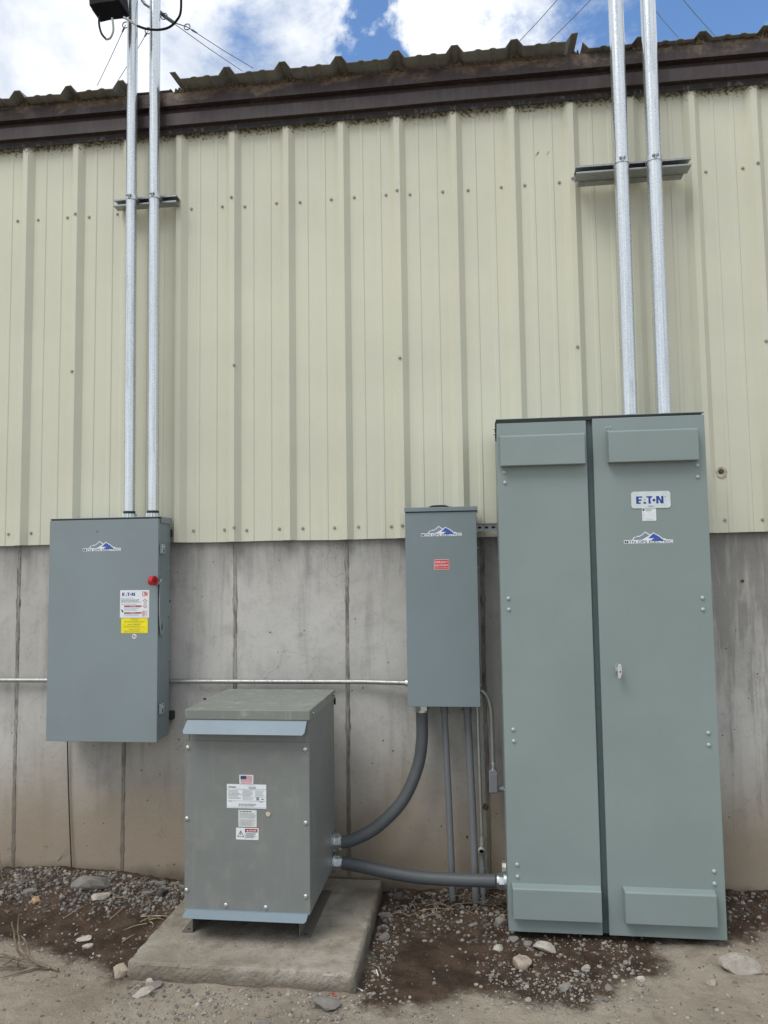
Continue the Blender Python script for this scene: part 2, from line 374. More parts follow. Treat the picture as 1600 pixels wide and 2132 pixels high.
PAL = [(0, (.10, .09, .082)), (1, (.33, .29, .24)), (.3, (.17, .155, .14)), (.55, (.24, .215, .185)), (.8, (.36, .33, .285))]
PALD = [(0, (.07, .062, .056)), (1, (.34, .31, .27)), (.35, (.12, .108, .098)), (.65, (.19, .172, .152)), (.9, (.27, .245, .215))]
M['stone'] = stone_mat('stone', PAL); M['stone_dark'] = stone_mat('stone_dark', PALD)
def stone_one(name, col):
    m = Mat(name); p = m.pos(); nz = m.noise(p, 45, 6, .7); b = m.noise(p, 12, 4)
    c = m.mix(m.rng(b, .35, .65), tuple(v*.8 for v in col), tuple(v*1.12 for v in col)); c = m.mix(m.math('MULTIPLY', m.rng(nz, .5, .68), .5), c, tuple(v*.4 for v in col))
    m.set(Base_Color=c, Roughness=.9); m.bump(nz, .6, .005); return m.m
M['st_pale'] = stone_one('stone_pale', (.40, .365, .315)); M['st_tan'] = stone_one('stone_tan', (.33, .275, .215)); M['st_grey'] = stone_one('stone_grey', (.20, .185, .165)); M['st_dark'] = stone_one('stone_charcoal', (.085, .078, .072)); M['st_orange'] = stone_one('stone_orange', (.42, .27, .15))
M['straw'] = flat('dry_straw', (.34, .27, .18), .9, 0, .25, 20); M['twig'] = flat('dry_twig', (.20, .155, .11), .9, 0, .3, 20)

# ---------------------------------------------------------------- ground
def sst(a, b, v):
    t = max(0, min(1, (v-a)/(b-a))); return t*t*(3-2*t)
def gz(x, y):
    n = noise.fractal(Vector((x*2.2, y*2.2, 3.1)), 1, 2, 5)*.012 + noise.fractal(Vector((x*9, y*9, 8.1)), 1, 2, 3)*.0045 + noise.fractal(Vector((x*34, y*34, 4.1)), 1, 2, 3)*.0026
    near = sst(-.42, -.05, y)
    z = -1.062
    n += (abs(noise.noise(Vector((x*16, y*16, 1.7))))-.25)*.006
    z += (1-sst(.75, 1.15, x))*near*(.06*(.75+.4*math.sin(x*3.1+.6)))
    z += sst(1.9, 2.1, x)*(1-sst(2.55, 2.7, x))*near*.03
    z += sst(3.3, 3.6, x)*near*.075
    z += sst(-.8, -1.2, y)*.012 if False else 0
    z -= .012*(1-sst(.6, 1.1, x))*sst(-.5, -.8, -abs(y)) if False else 0
    far = max(abs(x-2)-4, -y-3, 0)
    return z+n*(1+near*.6)*(1 if far <= 0 else max(.3, 1-far*.1))
def poly(pts): return [at_z(a, b, -1.06).xy for a, b in pts]
DAMP = [poly([(-400, 1800), (0, 1812), (380, 1820), (400, 1880), (300, 1990), (268, 2045), (225, 2052), (200, 2005), (120, 1990), (60, 1972), (0, 1968), (-300, 1950)]),
        poly([(780, 1800), (1080, 1800), (1300, 1840), (1620, 1840), (1800, 1850), (1800, 1930), (1600, 1960), (1520, 1965), (1440, 1960), (1380, 1950), (1350, 1968), (1388, 1998), (1375, 2035), (1300, 2060), (1215, 2098), (1130, 2096), (1060, 2068), (960, 2075), (880, 2100), (800, 2105), (750, 2075), (735, 2050), (740, 2000)])]
def sdist(pt, pg):
    ins = False; d = 1e9; n = len(pg)
    for i in range(n):
        a = pg[i]; b = pg[(i+1) % n]
        if (a.y > pt.y) != (b.y > pt.y) and pt.x < (b.x-a.x)*(pt.y-a.y)/(b.y-a.y)+a.x: ins = not ins
        e = b-a; t = max(0, min(1, (pt-a).dot(e)/e.length_squared)); d = min(d, (pt-a-e*t).length)
    return d if ins else -d
def dampf(x, y):
    pt = Vector((x, y)); s = max(sdist(pt, q) for q in DAMP); return max(0, min(1, .5+s*5))
def axis(lo, hi, step, far, g=1.35):
    a = [lo+i*step for i in range(int((hi-lo)/step)+1)]
    s = step
    while a[-1] < far: s *= g; a.append(a[-1]+s)
    s = step
    while a[0] > -far: s *= g; a.insert(0, a[0]-s)
    return a
xs = axis(-.4, 4.3, .012, 400); ys = axis(-1.35, .04, .012, 400)
mb = MB(); da = []
for yy in ys:
    for xx in xs:
        nearb = -3 < xx < 7 and -4 < yy < .3
        mb.v.append(Vector((xx, yy, gz(xx, yy) if nearb else -1.062))); da.append(dampf(xx, yy) if nearb else 0)
nx = len(xs)
for j in range(len(ys)-1):
    for i in range(nx-1): mb.f.append([j*nx+i, j*nx+i+1, (j+1)*nx+i+1, (j+1)*nx+i]); mb.sm.append(True)
g = obj('ground', mb, M['soil'], origin=(0, 0, 0), fix=False); tag(g, 'dry tan dirt with dark damp soil along the wall', 'ground', kind='structure')
at = g.data.attributes.new('damp', 'FLOAT', 'POINT'); at.data.foreach_set('value', da)

# ---------------------------------------------------------------- the building
RIB = .3048
bld = thing('metal_building', 'metal clad building with beige ribbed siding, brown eave trim and concrete foundation', 'building', (2.0, 0, -1.06))
def profile(n, x0):      # n ribs; x0 = crest right edge of the rib that starts the panel; returns (x, y)
    pts = []
    for i in range(n):
        o = x0+i*RIB
        pts += [(o-.028, -.032), (o, -.032), (o+.030, 0), (o+.078, 0), (o+.083, -.0035), (o+.099, -.0035), (o+.104, 0),
                (o+.176, 0), (o+.181, -.0035), (o+.197, -.0035), (o+.202, 0), (o+.247, 0)]
    o = x0+n*RIB; pts += [(o-.028, -.0316), (o-.004, -.0316)]
    return pts
ZS0, ZS1 = .7365, 3.12
panels = []
for k in range(-3, 8):
    x0 = k*3*RIB; off = .0 if k % 2 else .0006
    pr = [(a, b-off) for a, b in profile(3, x0)]
    mb = MB(); n = len(pr); nzr = 14; rs = [ZS0+(ZS1-ZS0)*j/nzr for j in range(nzr+1)]
    for j, zz in enumerate(rs):
        for a, b in pr:
            mb.v.append(Vector((a, b+.0012*noise.noise(Vector((a*3, zz*1.3, k))), zz+(.0015*math.sin(a*9+k) if j == 0 else 0))))
    for j in range(nzr):
        for i in range(n-1): mb.f.append([j*n+i, j*n+i+1, (j+1)*n+i+1, (j+1)*n+i]); mb.sm.append(False)
    o = obj('siding_panel', mb, M['siding'], bld, fix=False); so_ = o.modifiers.new('thick', 'SOLIDIFY'); so_.thickness = .0012; so_.offset = -1
    panels.append((x0, o))
def panel_at(x):
    for x0, o in panels:
        if x0-.02 <= x < x0+3*RIB-.02: return o
    return panels[0][1]
# fastening screws: hex head on a washer
def screw_mb(r=.0058):
    mb = MB(); mb.tube([(0, 0, 0), (0, -.0016, 0)], r*1.45, 14, True, False)
    mb.tube([(0, -.0014, 0), (0, -.0052, 0), (0, -.0062, 0)], r, 6, True, False, [r, r, r*.75]); return mb
def shared(name, mb, mat):
    me = bpy.data.meshes.new(name); me.from_pydata([tuple(v) for v in mb.v], [], mb.f); me.update(); me.polygons.foreach_set('use_smooth', mb.sm); recalc(me); me.materials.append(mat); return me
ME_SCREW = shared('siding_screw', screw_mb(), M['screw_tan'])
def place(name, me, loc, parent, rot=None, scale=1):
    o = bpy.data.objects.new(name, me); COL.objects.link(o); o.parent = parent; o.location = Vector(loc)-(wloc(parent) if parent else Vector((0, 0, 0)))
    if rot: o.rotation_euler = rot
    o.scale = (scale,)*3; return o
row = [(37, 460), (80, 458), (141, 453), (157, 445, 1), (186, 452), (399, 435), (463, 430), (482, 410, 1), (510, 430), (576, 423), (625, 421), (690, 415), (738, 411), (804, 406), (827, 396, 1), (854, 405), (922, 399), (975, 396), (1044, 390), (1093, 386), (1165, 380), (1193, 371, 1), (1470, 358), (1547, 350), (1579, 339, 1), (245, 446),
       (18, 1112), (65, 1110), (403, 1105), (468, 1103), (488, 1098, 1), (514, 1104), (582, 1101), (631, 1100), (697, 1099), (747, 1097), (815, 1096), (838, 1094, 1), (1510, 1083), (1588, 1082), (150, 773, 1), (488, 760, 1), (833, 745, 1), (1203, 722, 1), (1596, 710, 1)]
for q in row:
    cr_ = len(q) > 2; w = at_y(q[0], q[1], -.0335 if cr_ else -.001)
    place('screw', ME_SCREW, w, panel_at(w.x), (0, random.random(), 0))
# closed-off pipe hole in the siding with a ring of sealant
hp = at_y(1501, 982, 0)
mb = MB(); ring = []
for k in range(28):
    t = 2*math.pi*k/28; ring.append((hp.x+.004+math.cos(t)*(.026+.004*noise.noise(Vector((math.cos(t)*2, math.sin(t)*2, 1)))), hp.z-.004+math.sin(t)*(.029+.005*noise.noise(Vector((math.cos(t)*2, math.sin(t)*2, 5))))))
mb.prism(ring, 'y', -.0005, -.006)
s_ = obj('sealant_patch', mb, flat('old_sealant', (.42, .41, .31), .8, 0, .25, 40), bld, .002)
obj('pipe_hole', MB().cyl((hp.x, -.004, hp.z), (hp.x, -.0072, hp.z), .0135, 20), M['debris'], s_)
# old drill marks and scrapes on the siding
for (a, b, w, h) in ((1119, 320, 9, 10), (1142, 318, 8, 9)):
    q = at_y(a, b, 0); mb = MB(); pg = [(q.x+(-.5)*w*.0023, q.z-.5*h*.0023), (q.x+.1*w*.0023, q.z-.35*h*.0023), (q.x+.5*w*.0023, q.z+.5*h*.0023), (q.x-.1*w*.0023, q.z+.25*h*.0023)]
    mb.prism(pg, 'y', -.0002, -.0012); obj('scrape', mb, flat('scrape_tan', (.33, .31, .22), .8, 0, .4, 90), panel_at(q.x))
    obj('drill_hole', MB().cyl((q.x+.004, -.0008, q.z+.004), (q.x+.004, -.0022, q.z+.004), .0032, 10), M['gasket'], panel_at(q.x))

# eave trim: stepped brown gutter-like profile (y, z), seen from below
prof = [(-.036, 3.010), (-.040, 3.010), (-.041, 3.028), (-.041, 3.046), (-.066, 3.050), (-.069, 3.046), (-.070, 3.112), (-.066, 3.116), (-.046, 3.120), (-.046, 3.148), (-.080, 3.154), (-.084, 3.150), (-.0865, 3.226), (-.03, 3.226), (-.03, 3.10), (-.036, 3.05)]
xa, xb = -3.0, 7.3
mb = MB(); segs = 60
for i in range(segs+1):
    X = xa+(xb-xa)*i/segs
    for (py, pz) in prof:
        mb.v.append(Vector((X, py+.0016*noise.noise(Vector((X*2, pz*6, 0))), pz+.003*noise.noise(Vector((X*1.3, 2, py*9))))))
n = len(prof)
for i in range(segs):
    for j in range(n): mb.f.append([i*n+j, i*n+(j+1) % n, (i+1)*n+(j+1) % n, (i+1)*n+j]); mb.sm.append(False)
obj('eave_trim', mb, M['trim'], bld)
mb = MB()
for i in range(120):
    X = xa+(xb-xa)*i/120; w = (xb-xa)/120
    mb.box(X, X+w-.0005, -.0385, -.0425-.001*random.random(), 3.009, 3.030+.004*random.random())
obj('trim_lower_lip', mb, M['trim_lip'], bld)
# roof sheets: corrugated, sloping up away from the wall
def roof(xstart, xend, yedge, zed, phase, nm='roof_panel', ragged=0, h=.042):
    pts = []; i = math.floor((xstart-phase)/RIB)-1
    while True:
        o = phase+i*RIB
        for a, b in ((-.046, 0), (-.016, h), (.016, h), (.046, 0), (.10, 0), (.112, .006), (.128, .006), (.14, 0), (.175, 0), (.187, .006), (.203, .006), (.215, 0)):
            pts.append((o+a, b))
        i += 1
        if o > xend+RIB: break
    pts = [q for q in pts if xstart <= q[0] <= xend]
    mb = MB(); D = [yedge, yedge+.012, yedge+.10, 1.0, 3.0, 6.0]; n = len(pts)
    for yy in D:
        for a, b in pts:
            dz = .006*noise.noise(Vector((a*2.3, yy, zed*5)))+ (ragged*noise.noise(Vector((a*17, 3, 1))) if yy == yedge else 0)
            mb.v.append(Vector((a, yy, zed+b+(yy-yedge)*.085+dz)))
    for j in range(len(D)-1):
        for i in range(n-1): mb.f.append([j*n+i, j*n+i+1, (j+1)*n+i+1, (j+1)*n+i]); mb.sm.append(False)
    o = obj(nm, mb, M['roof'], bld, fix=False); q = o.modifiers.new('t', 'SOLIDIFY'); q.thickness = .003; q.offset = 0
    return o
ph = at_y(825, 112, -.17).x
XA = at_y(266, 170, -.15).x; XB = at_y(348, 158, -.15).x; XC = at_y(1213, 70, -.16).x
roof(-3.0, XA, -.155, 3.232, ph, ragged=.004)
roof(XA+.002, XB-.002, -.088, 3.240, ph+.15, h=.0)
roof(XB, XC, -.175, 3.238, ph, ragged=.004)
roof(XC+.003, 7.3, -.115, 3.232, ph+.03, ragged=.004, h=.036)
# dirt and old closure filling under the roof ribs
mb = MB()
x_ = -1.0
random.seed(3)
while x_ < 5.0:
    w = random.uniform(.012, .04); hgt = random.uniform(.002, .012)
    rib = abs(((x_-ph+RIB/2) % RIB)-RIB/2)
    if rib < .04: hgt += .028*(1-rib/.06)
    if not (XA-.01 < x_ < XB): mb.prism([(x_, 3.218), (x_+w, 3.219), (x_+w*.8, 3.222+hgt*.8), (x_+w*.35, 3.222+hgt)], 'y', -.0845-random.random()*.006, -.03)
    x_ += w*.8
tag(obj('closure_debris', mb, M['debris'], bld, .0015), kind='stuff')
# foundation
SEAMS = [at_y(a, b, .02).x for a, b in ((38, 1300), (257, 1650), (490, 1250), (723, 1300), (1006, 1250), (1210, 1300), (1440, 1300))]
mb = MB(); mb.box(-3, 7.2, .02, .25, -1.6, 1.2)
fnd = obj('foundation_wall', mb, M['concrete'], bld)
allseams = SEAMS+[SEAMS[0]-.61*k for k in (1, 2, 3)]+[SEAMS[-1]+.61*k for k in (1, 2, 3, 4)]
for X in allseams:
    mb = MB(); nn = 110; z0, z1 = -1.2, .75
    ox = random.random()*50
    for i in range(nn+1):
        zz = z0+(z1-z0)*i/nn
        c_ = X+.004*noise.noise(Vector((ox, zz*1.6, 0))); w = .0085+.004*noise.noise(Vector((ox, zz*14, 5)))+(.0035 if (i % 37) in (17, 18) else 0)
        d = .0035+.0035*noise.noise(Vector((ox+3, zz*30, 2)))
        mb.v += [Vector((c_-w-.004, .0203, zz)), Vector((c_-w*.6, .02-d*.6, zz)), Vector((c_, .0197-d*.25, zz)), Vector((c_+w*.6, .02-d, zz)), Vector((c_+w+.004, .0203, zz))]
    for i in range(nn):
        for j in range(4): mb.f.append([i*5+j, i*5+j+1, (i+1)*5+j+1, (i+1)*5+j]); mb.sm.append(False)
    obj('form_seam', mb, M['seam'], fnd, fix=False)
# cut-off form tie with a rough patch between the boxes
for a, b, r_ in ((1012, 1680, .017), (973, 1742, .006), (427, 1455, .007), (1546, 1210, .008)):
    q = at_y(a, b, .02); mb = MB(); pg = []
    for k in range(16):
        t = 2*math.pi*k/16; rr = r_*(1+.5*noise.noise(Vector((math.cos(t)*1.5, math.sin(t)*1.5, a*.1)))); pg.append((q.x+rr*math.cos(t), q.z+rr*math.sin(t)))
    mb.prism(pg, 'y', .021, .0175); obj('form_tie_hole', mb, M['debris'], fnd)

# ---------------------------------------------------------------- print helpers
def text_mesh(body, mat, bold=.0):
    cu = bpy.data.curves.new('t', 'FONT'); cu.body = body; cu.align_x = 'CENTER'; cu.offset = bold; cu.resolution_u = 2
    o = bpy.data.objects.new('t', cu); COL.objects.link(o); dg = bpy.context.evaluated_depsgraph_get()
    me = bpy.data.meshes.new_from_object(o.evaluated_get(dg)); bpy.data.objects.remove(o); bpy.data.curves.remove(cu)
    me.materials.clear(); me.materials.append(mat); return me
def lettering(body, cx, cz, w, h, Y, mat, parent, bold=.0, name='lettering'):
    me = text_mesh(body, mat, bold)
    xs_ = [v.co.x for v in me.vertices]; ys_ = [v.co.y for v in me.vertices]
    sx = w/(max(xs_)-min(xs_)); sy = h/(max(ys_)-min(ys_)); mx = (max(xs_)+min(xs_))/2; my = (max(ys_)+min(ys_))/2
    base = wloc(parent)
    for v in me.vertices: v.co = Vector((cx+(v.co.x-mx)*sx, Y, cz+(v.co.y-my)*sy))-base
    o = bpy.data.objects.new(name, me); COL.objects.link(o); o.parent = parent; return o
def rrect(x0, x1, z0, z1, r, n=4):
    out = []
    for cx, cz, a0 in ((x1-r, z1-r, 0), (x0+r, z1-r, 90), (x0+r, z0+r, 180), (x1-r, z0+r, 270)):
        for k in range(n+1):
            t = R(a0+90*k/n); out.append((cx+r*math.cos(t), cz+r*math.sin(t)))
    return out
def plate(name, x0, x1, z0, z1, Y, mat, parent, r=.003, t=.0007):
    return obj(name, MB().prism(rrect(min(x0, x1), max(x0, x1), min(z0, z1), max(z0, z1), r), 'y', Y, Y-t), mat, parent)
def shape(name, pts, Y, mat, parent, t=.0003):
    return obj(name, MB().prism(pts, 'y', Y, Y-t), mat, parent)
def fineprint(x0, x1, z0, z1, rows, Y, mat, parent, seed=1, fill=.55, words=True, name='fine_print'):
    rnd = random.Random(seed); mb = MB(); ph_ = (z1-z0)/rows
    for i in range(rows):
        zc = z1-ph_*(i+.5); x = x0; end = x1-(x1-x0)*rnd.uniform(0, .3)
        while x < end:
            w = rnd.uniform(.03, .12)*(x1-x0); w = min(w, end-x)
            mb.box(x, x+w, Y, Y-.0002, zc-ph_*fill/2, zc+ph_*fill/2); x += w+(x1-x0)*.022
    return obj(name, mb, mat, parent)
def brand_word(x0, x1, z0, z1, Y, mat, parent):      # E A T O N with a cut-out A and a dotted O
    W_ = x1-x0; H_ = z1-z0; T = lambda pts: [(x0+a*W_, z0+b*H_) for a, b in pts]
    mb = MB()
    for pg in ([(0, 0), (.09, 0), (.09, 1), (0, 1)], [(.09, .82), (.22, .82), (.23, 1), (.09, 1)], [(.09, .40), (.185, .40), (.20, .60), (.09, .60)], [(.09, 0), (.155, 0), (.165, .18), (.09, .18)],
               [(.26, 0), (.375, 0), (.345, .24), (.275, .24)], [(.295, .46), (.335, .46), (.315, .70)],
               [(.37, .82), (.585, .82), (.60, 1), (.375, 1)], [(.455, 0), (.545, 0), (.50, .82), (.455, .82)] if False else [(.45, 0), (.55, 0), (.525, .3), (.52, .6), (.55, .82), (.45, .82)],
               [(.735, 0), (.815, 0), (.815, 1), (.735, 1)], [(.92, 0), (1, 0), (1, 1), (.92, 1)], [(.815, 1), (.815, .62), (.90, 0), (.92, 0), (.92, .36), (.835, 1)]):
        mb.prism(T(pg), 'y', Y, Y-.0003)
    mb.prism([(x0+W_*.65+math.cos(2*math.pi*k/18)*H_*.19, z0+H_*.46+math.sin(2*math.pi*k/18)*H_*.19) for k in range(18)], 'y', Y, Y-.0003)
    return obj('lettering', mb, mat, parent)
def mountain_sticker(cx, z0, w, Y, parent):
    s = w/1160.0
    T = lambda pts: [(cx+(a-810)*s, z0+(1500-b)*s) for a, b in pts]
    st = shape('sticker', T([(228, 1502), (228, 1415), (420, 1412), (468, 1345), (490, 1332), (500, 1350), (560, 1312), (575, 1308), (595, 1322), (680, 1262), (735, 1208), (860, 1290), (932, 1234), (1012, 1290), (1022, 1280), (1040, 1300), (1062, 1305), (1108, 1350), (1120, 1345), (1145, 1385), (1170, 1382), (1180, 1400), (1205, 1380), (1240, 1415), (1388, 1415), (1388, 1502)]), Y, M['white_label'], parent)
    sub = lambda nm, pts, lay, mat: shape(nm, T(pts), Y-.0003-lay*.0002, mat, st, .0002)
    sub('grey_peak', [(445, 1412), (480, 1362), (560, 1335), (600, 1340), (690, 1280), (735, 1232), (840, 1305), (650, 1412)], 0, M['logo_slate'])
    sub('blue_peak', [(805, 1378), (935, 1258), (1000, 1302), (1045, 1322), (1100, 1368), (1125, 1395), (1170, 1420), (1180, 1480), (820, 1480), (880, 1415), (955, 1380)], 0, M['logo_blue'])
    sub('word_band', [(246, 1492), (246, 1428), (1372, 1428), (1372, 1492)], 1, M['white_label'])
    sub('blue_band', [(900, 1450), (890, 1424), (1150, 1420), (1170, 1450)], 2, M['logo_blue'])
    q = T([(510, 1460)])[0]; lettering('MTN OPS', q[0], q[1], 530*s, 66*s, Y-.0012, M['logo_navy'], st, .006)
    q = T([(1095, 1460)])[0]; lettering('ELECTRIC', q[0], q[1], 550*s, 64*s, Y-.0012, M['logo_teal'], st, .004)
    return st

ME_PAN = shared('pan_screw', MB().tube([(0, 0, 0), (0, -.0025, 0), (0, -.0042, 0), (0, -.005, 0)], .007, 14, True, True, [.0075, .0075, .006, .003]), M['screw_zinc'])
ME_BOLT = shared('carriage_bolt', MB().tube([(0, 0, 0), (0, -.0025, 0), (0, -.0052, 0), (0, -.0068, 0), (0, -.0074, 0)], .009, 18, True, True, [.0092, .009, .0072, .0042, .001]), M['bolt_paint'])

# ---------------------------------------------------------------- left safety switch
YB = -.20
t = thing('safety_switch', 'large blue-grey safety switch box with red knob handle and yellow caution label', 'electrical box', (.573, -.12, -.28))
x0, x1, z0, z1 = .274, .872, -.281, .862
obj('enclosure', MB().box(x0+.006, x1-.004, -.035, YB+.012, z0+.008, z1-.006), M['box_grey'], t, .003)
obj('door', MB().box(x0, x1, YB+.014, YB, z0, z1-.006), M['box_grey'], t, .0025)
obj('gasket', MB().box(x0+.008, x1-.002, YB+.010, YB-.0005, z1-.0058, z1+.001), M['gasket'], t)
obj('drip_hood', MB().box(x0-.001, x1+.003, -.030, YB+.002, z1+.0012, z1+.0042).box(x1-.0035, x1+.004, -.034, YB+.03, z1-.028, z1+.001), M['box_grey'], t, .001)
for zz in (at_x(338, 1143, x1).z, at_x(336, 1475, x1).z):
    lt = obj('latch', MB().box(x1-.002, x1+.006, -.178, -.120, zz-.026, zz+.026).box(x1+.006, x1+.013, -.176, -.146, zz-.024, zz+.024), M['bolt_paint'], t, .002)
    obj('latch_screw', MB().cyl((x1+.012, -.161, zz+.009), (x1+.018, -.161, zz+.009), .007, 12), M['screw_zinc'], lt)
    obj('latch_hole', MB().cyl((x1+.012, -.161, zz-.011), (x1+.0138, -.161, zz-.011), .006, 12), M['gasket'], lt)
hz = .44
pg = []
for k in range(40):
    a = 2*math.pi*k/40; pg.append((-.118+.058*math.cos(a)*(1-.25*math.sin(a)*0), hz-.02+.115*math.sin(a)))
pg = [(-.205, .52), (-.190, .545), (-.150, .53), (-.108, .47), (-.072, .42), (-.066, .395), (-.085, .35), (-.120, .30), (-.150, .262), (-.172, .248), (-.188, .26), (-.200, .30), (-.210, .36), (-.212, .43)]
hd = obj('handle_plate', MB().prism(pg, 'x', x1+.010, x1+.016), M['box_grey'], t, .002)
for a, b, r_ in ((-.085, .425, .008), (-.105, .345, .0045)): obj('plate_hole', MB().cyl((x1+.0155, a, b), (x1+.0166, a, b), r_, 12), M['gasket'], hd)
obj('plate_slot', MB().prism([(-.192, .30), (-.183, .32), (-.178, .30), (-.184, .275)], 'x', x1+.0155, x1+.0166), M['gasket'], hd)
kn = at_y(319, 1209, -.235)
arm = obj('handle_arm', MB().tube([(x1+.008, -.175, .50), (x1+.010, -.20, .525), (kn.x+.01, -.228, kn.z-.02), (kn.x+.006, -.235, kn.z)], .008, 10), M['box_grey'], t)
nrm = Vector((.92, -.38, .06)).normalized()
kb = obj('handle_knob', MB().tube([kn-nrm*.014, kn-nrm*.012, kn+nrm*.012, kn+nrm*.015, kn+nrm*.015, kn+nrm*.011, kn+nrm*.011], .03, 32, True, False, [.022, .0245, .0245, .0225, .0165, .015, .001]), M['red_plastic'], t)
obj('knob_ring', MB().tube([kn+nrm*.010, kn+nrm*.0165, kn+nrm*.0165, kn+nrm*.012], .01, 20, True, False, [.010, .010, .0075, .0065]), M['red_plastic'], kb)
for zz in (.60, .36, .12): obj('side_screw', MB().cyl((x1-.005, -.05, zz), (x1+.001, -.05, zz), .005, 10), M['screw_zinc'], t)
for zz in (at_y(356, 1110, -.02).z, at_y(353, 1490, -.02).z): obj('mounting_strut', MB().box(x0+.03, x1+.006, -.031, .018 if zz < .7 else -.033 + .0, zz-.02, zz+.02) if zz < .7 else MB().box(x0+.03, x1+.006, -.036, -.0335, zz-.02, zz+.02), M['gasket'], t)
YF = YB-.0004
a = at_y(173, 1148, YF); b = at_y(252, 1148, YF); mountain_sticker((a.x+b.x)/2, a.z, b.x-a.x, YF, t)
a = at_y(251, 1229, YF); b = at_y(311, 1286, YF); w = b.x-a.x; h = a.z-b.z
lb = plate('instruction_label', a.x, b.x, b.z, a.z, YF, M['white_label'], t, .002, .0008); Yl = YF-.0009
brand_word(a.x+w*.07, a.x+w*.51, a.z-h*.21, a.z-h*.09, Yl, M['brand_blue'], lb)
for wd, d, hh_ in (('ON', .14, .17), ('OFF', .855, .19)):
    mb = MB(); n_ = len(wd); cw = w*.19/n_
    for i, chh in enumerate(wd):
        xl = a.x+w*.86-w*.095+i*cw; xr = xl+cw*.82; zb_ = a.z-h*(d+hh_/2); zt_ = a.z-h*(d-hh_/2); sw = cw*.21; Y0, Y1 = Yl, Yl-.0003
        mb.box(xl, xl+sw, Y0, Y1, zb_, zt_)
        if chh == 'O': mb.box(xr-sw, xr, Y0, Y1, zb_, zt_).box(xl+sw, xr-sw, Y0, Y1, zt_-sw*.8, zt_).box(xl+sw, xr-sw, Y0, Y1, zb_, zb_+sw*.8)
        if chh == 'N': mb.box(xr-sw, xr, Y0, Y1, zb_, zt_).prism([(xl+sw, zt_), (xl+sw, zt_-h*.08), (xr-sw, zb_), (xr-sw, zb_+h*.08)], 'y', Y0, Y1)
        if chh == 'F': mb.box(xl+sw, xr, Y0, Y1, zt_-sw*.8, zt_).box(xl+sw, xr-sw*.4, Y0, Y1, zt_-h*hh_*.58, zt_-h*hh_*.58+sw*.8)
    obj('lettering', mb, M['label_red'], lb)
lettering('Heavy Duty Safety Switch', a.x+w*.24, a.z-h*.30, w*.42, h*.032, Yl, M['print_dark'], lb, .01)
fineprint(a.x+w*.04, a.x+w*.72, a.z-h*.45, a.z-h*.33, 3, Yl, M['print_dark'], lb, 3, .45)
fineprint(a.x+w*.04, a.x+w*.6, a.z-h*.54, a.z-h*.48, 2, Yl, M['print_grey'], lb, 4, .4)
ar = lambda c, d: (a.x+w*c, a.z-h*d)
shape('arrow', [ar(.86, .31), ar(.94, .40), ar(.895, .40), ar(.895, .57), ar(.94, .57), ar(.86, .66), ar(.78, .57), ar(.825, .57), ar(.825, .40), ar(.78, .40)], Yl, M['label_maroon'], lb)
shape('arrow_face', [ar(.86, .335), ar(.905, .385), ar(.88, .385), ar(.88, .585), ar(.905, .585), ar(.86, .635), ar(.815, .585), ar(.84, .585), ar(.84, .385), ar(.815, .385)], Yl-.0004, M['white_label'], lb)
for k, (d, wd) in enumerate(((.555, 'DANGER'), (.80, 'WARNING'))):
    shape('red_bar', [ar(.14, d), ar(.74, d), ar(.74, d+.05), ar(.14, d+.05)], Yl, M['label_maroon'], lb)
    lettering(wd, a.x+w*.44, a.z-h*(d+.025), w*.2, h*.032, Yl-.0005, M['white_label'], lb)
    fineprint(a.x+w*.14, a.x+w*.74, a.z-h*(d+.20 if k == 0 else d+.14), a.z-h*(d+.06), 4 if k == 0 else 3, Yl, M['print_grey'], lb, 8+k, .4)
shape('pictogram', [ar(.03, .68), ar(.06, .70), ar(.10, .73), ar(.12, .78), ar(.09, .81), ar(.06, .77)], Yl, M['print_dark'], lb)
a = at_y(253, 1287, YF); b = at_y(308, 1318, YF); w = b.x-a.x; h = a.z-b.z
lb = plate('caution_label', a.x, b.x, b.z, a.z-.001, YF, M['label_yellow'], t, .001, .0006); Yl = YF-.0007
for wd, d, ww in (('CAUTION', .09, .28), ('AVERTISSEMENT', .42, .52), ('PRECAUCION', .75, .42)): lettering(wd, a.x+w*.5, a.z-h*d, w*ww, h*.085, Yl, M['print_dark'], lb)
for d, s in ((.17, 1), (.50, 2), (.83, 3)): fineprint(a.x+w*.12, a.x+w*.95, a.z-h*(d+.13), a.z-h*d, 2, Yl, M['print_dark'], lb, 20+s, .3)
q = at_y(280, 1325, YF); rr = .0125
lb = shape('round_flag_sticker', [(q.x+rr*math.cos(k*math.pi/12), q.z+rr*math.sin(k*math.pi/12)) for k in range(24)], YF, M['white_label'], t, .0006)
shape('canton', [(q.x-.008, q.z), (q.x-.001, q.z), (q.x-.001, q.z+.006), (q.x-.008, q.z+.006)], YF-.0007, M['flag_blue'], lb)
for k in range(4):
    z_ = q.z+.005-k*.0033; xx = q.x-.001 if k < 2 else q.x-.008
    shape('stripe', [(xx, z_-.0016), (q.x+.009, z_-.0016), (q.x+.009, z_), (xx, z_)], YF-.0007, M['flag_red'], lb)
obj('smudge', MB().cyl((at_y(203, 1107, YF).x, YF, at_y(203, 1107, YF).z), (at_y(203, 1107, YF).x, YF-.0006, at_y(203, 1107, YF).z), .0035, 9), M['print_dark'], t)

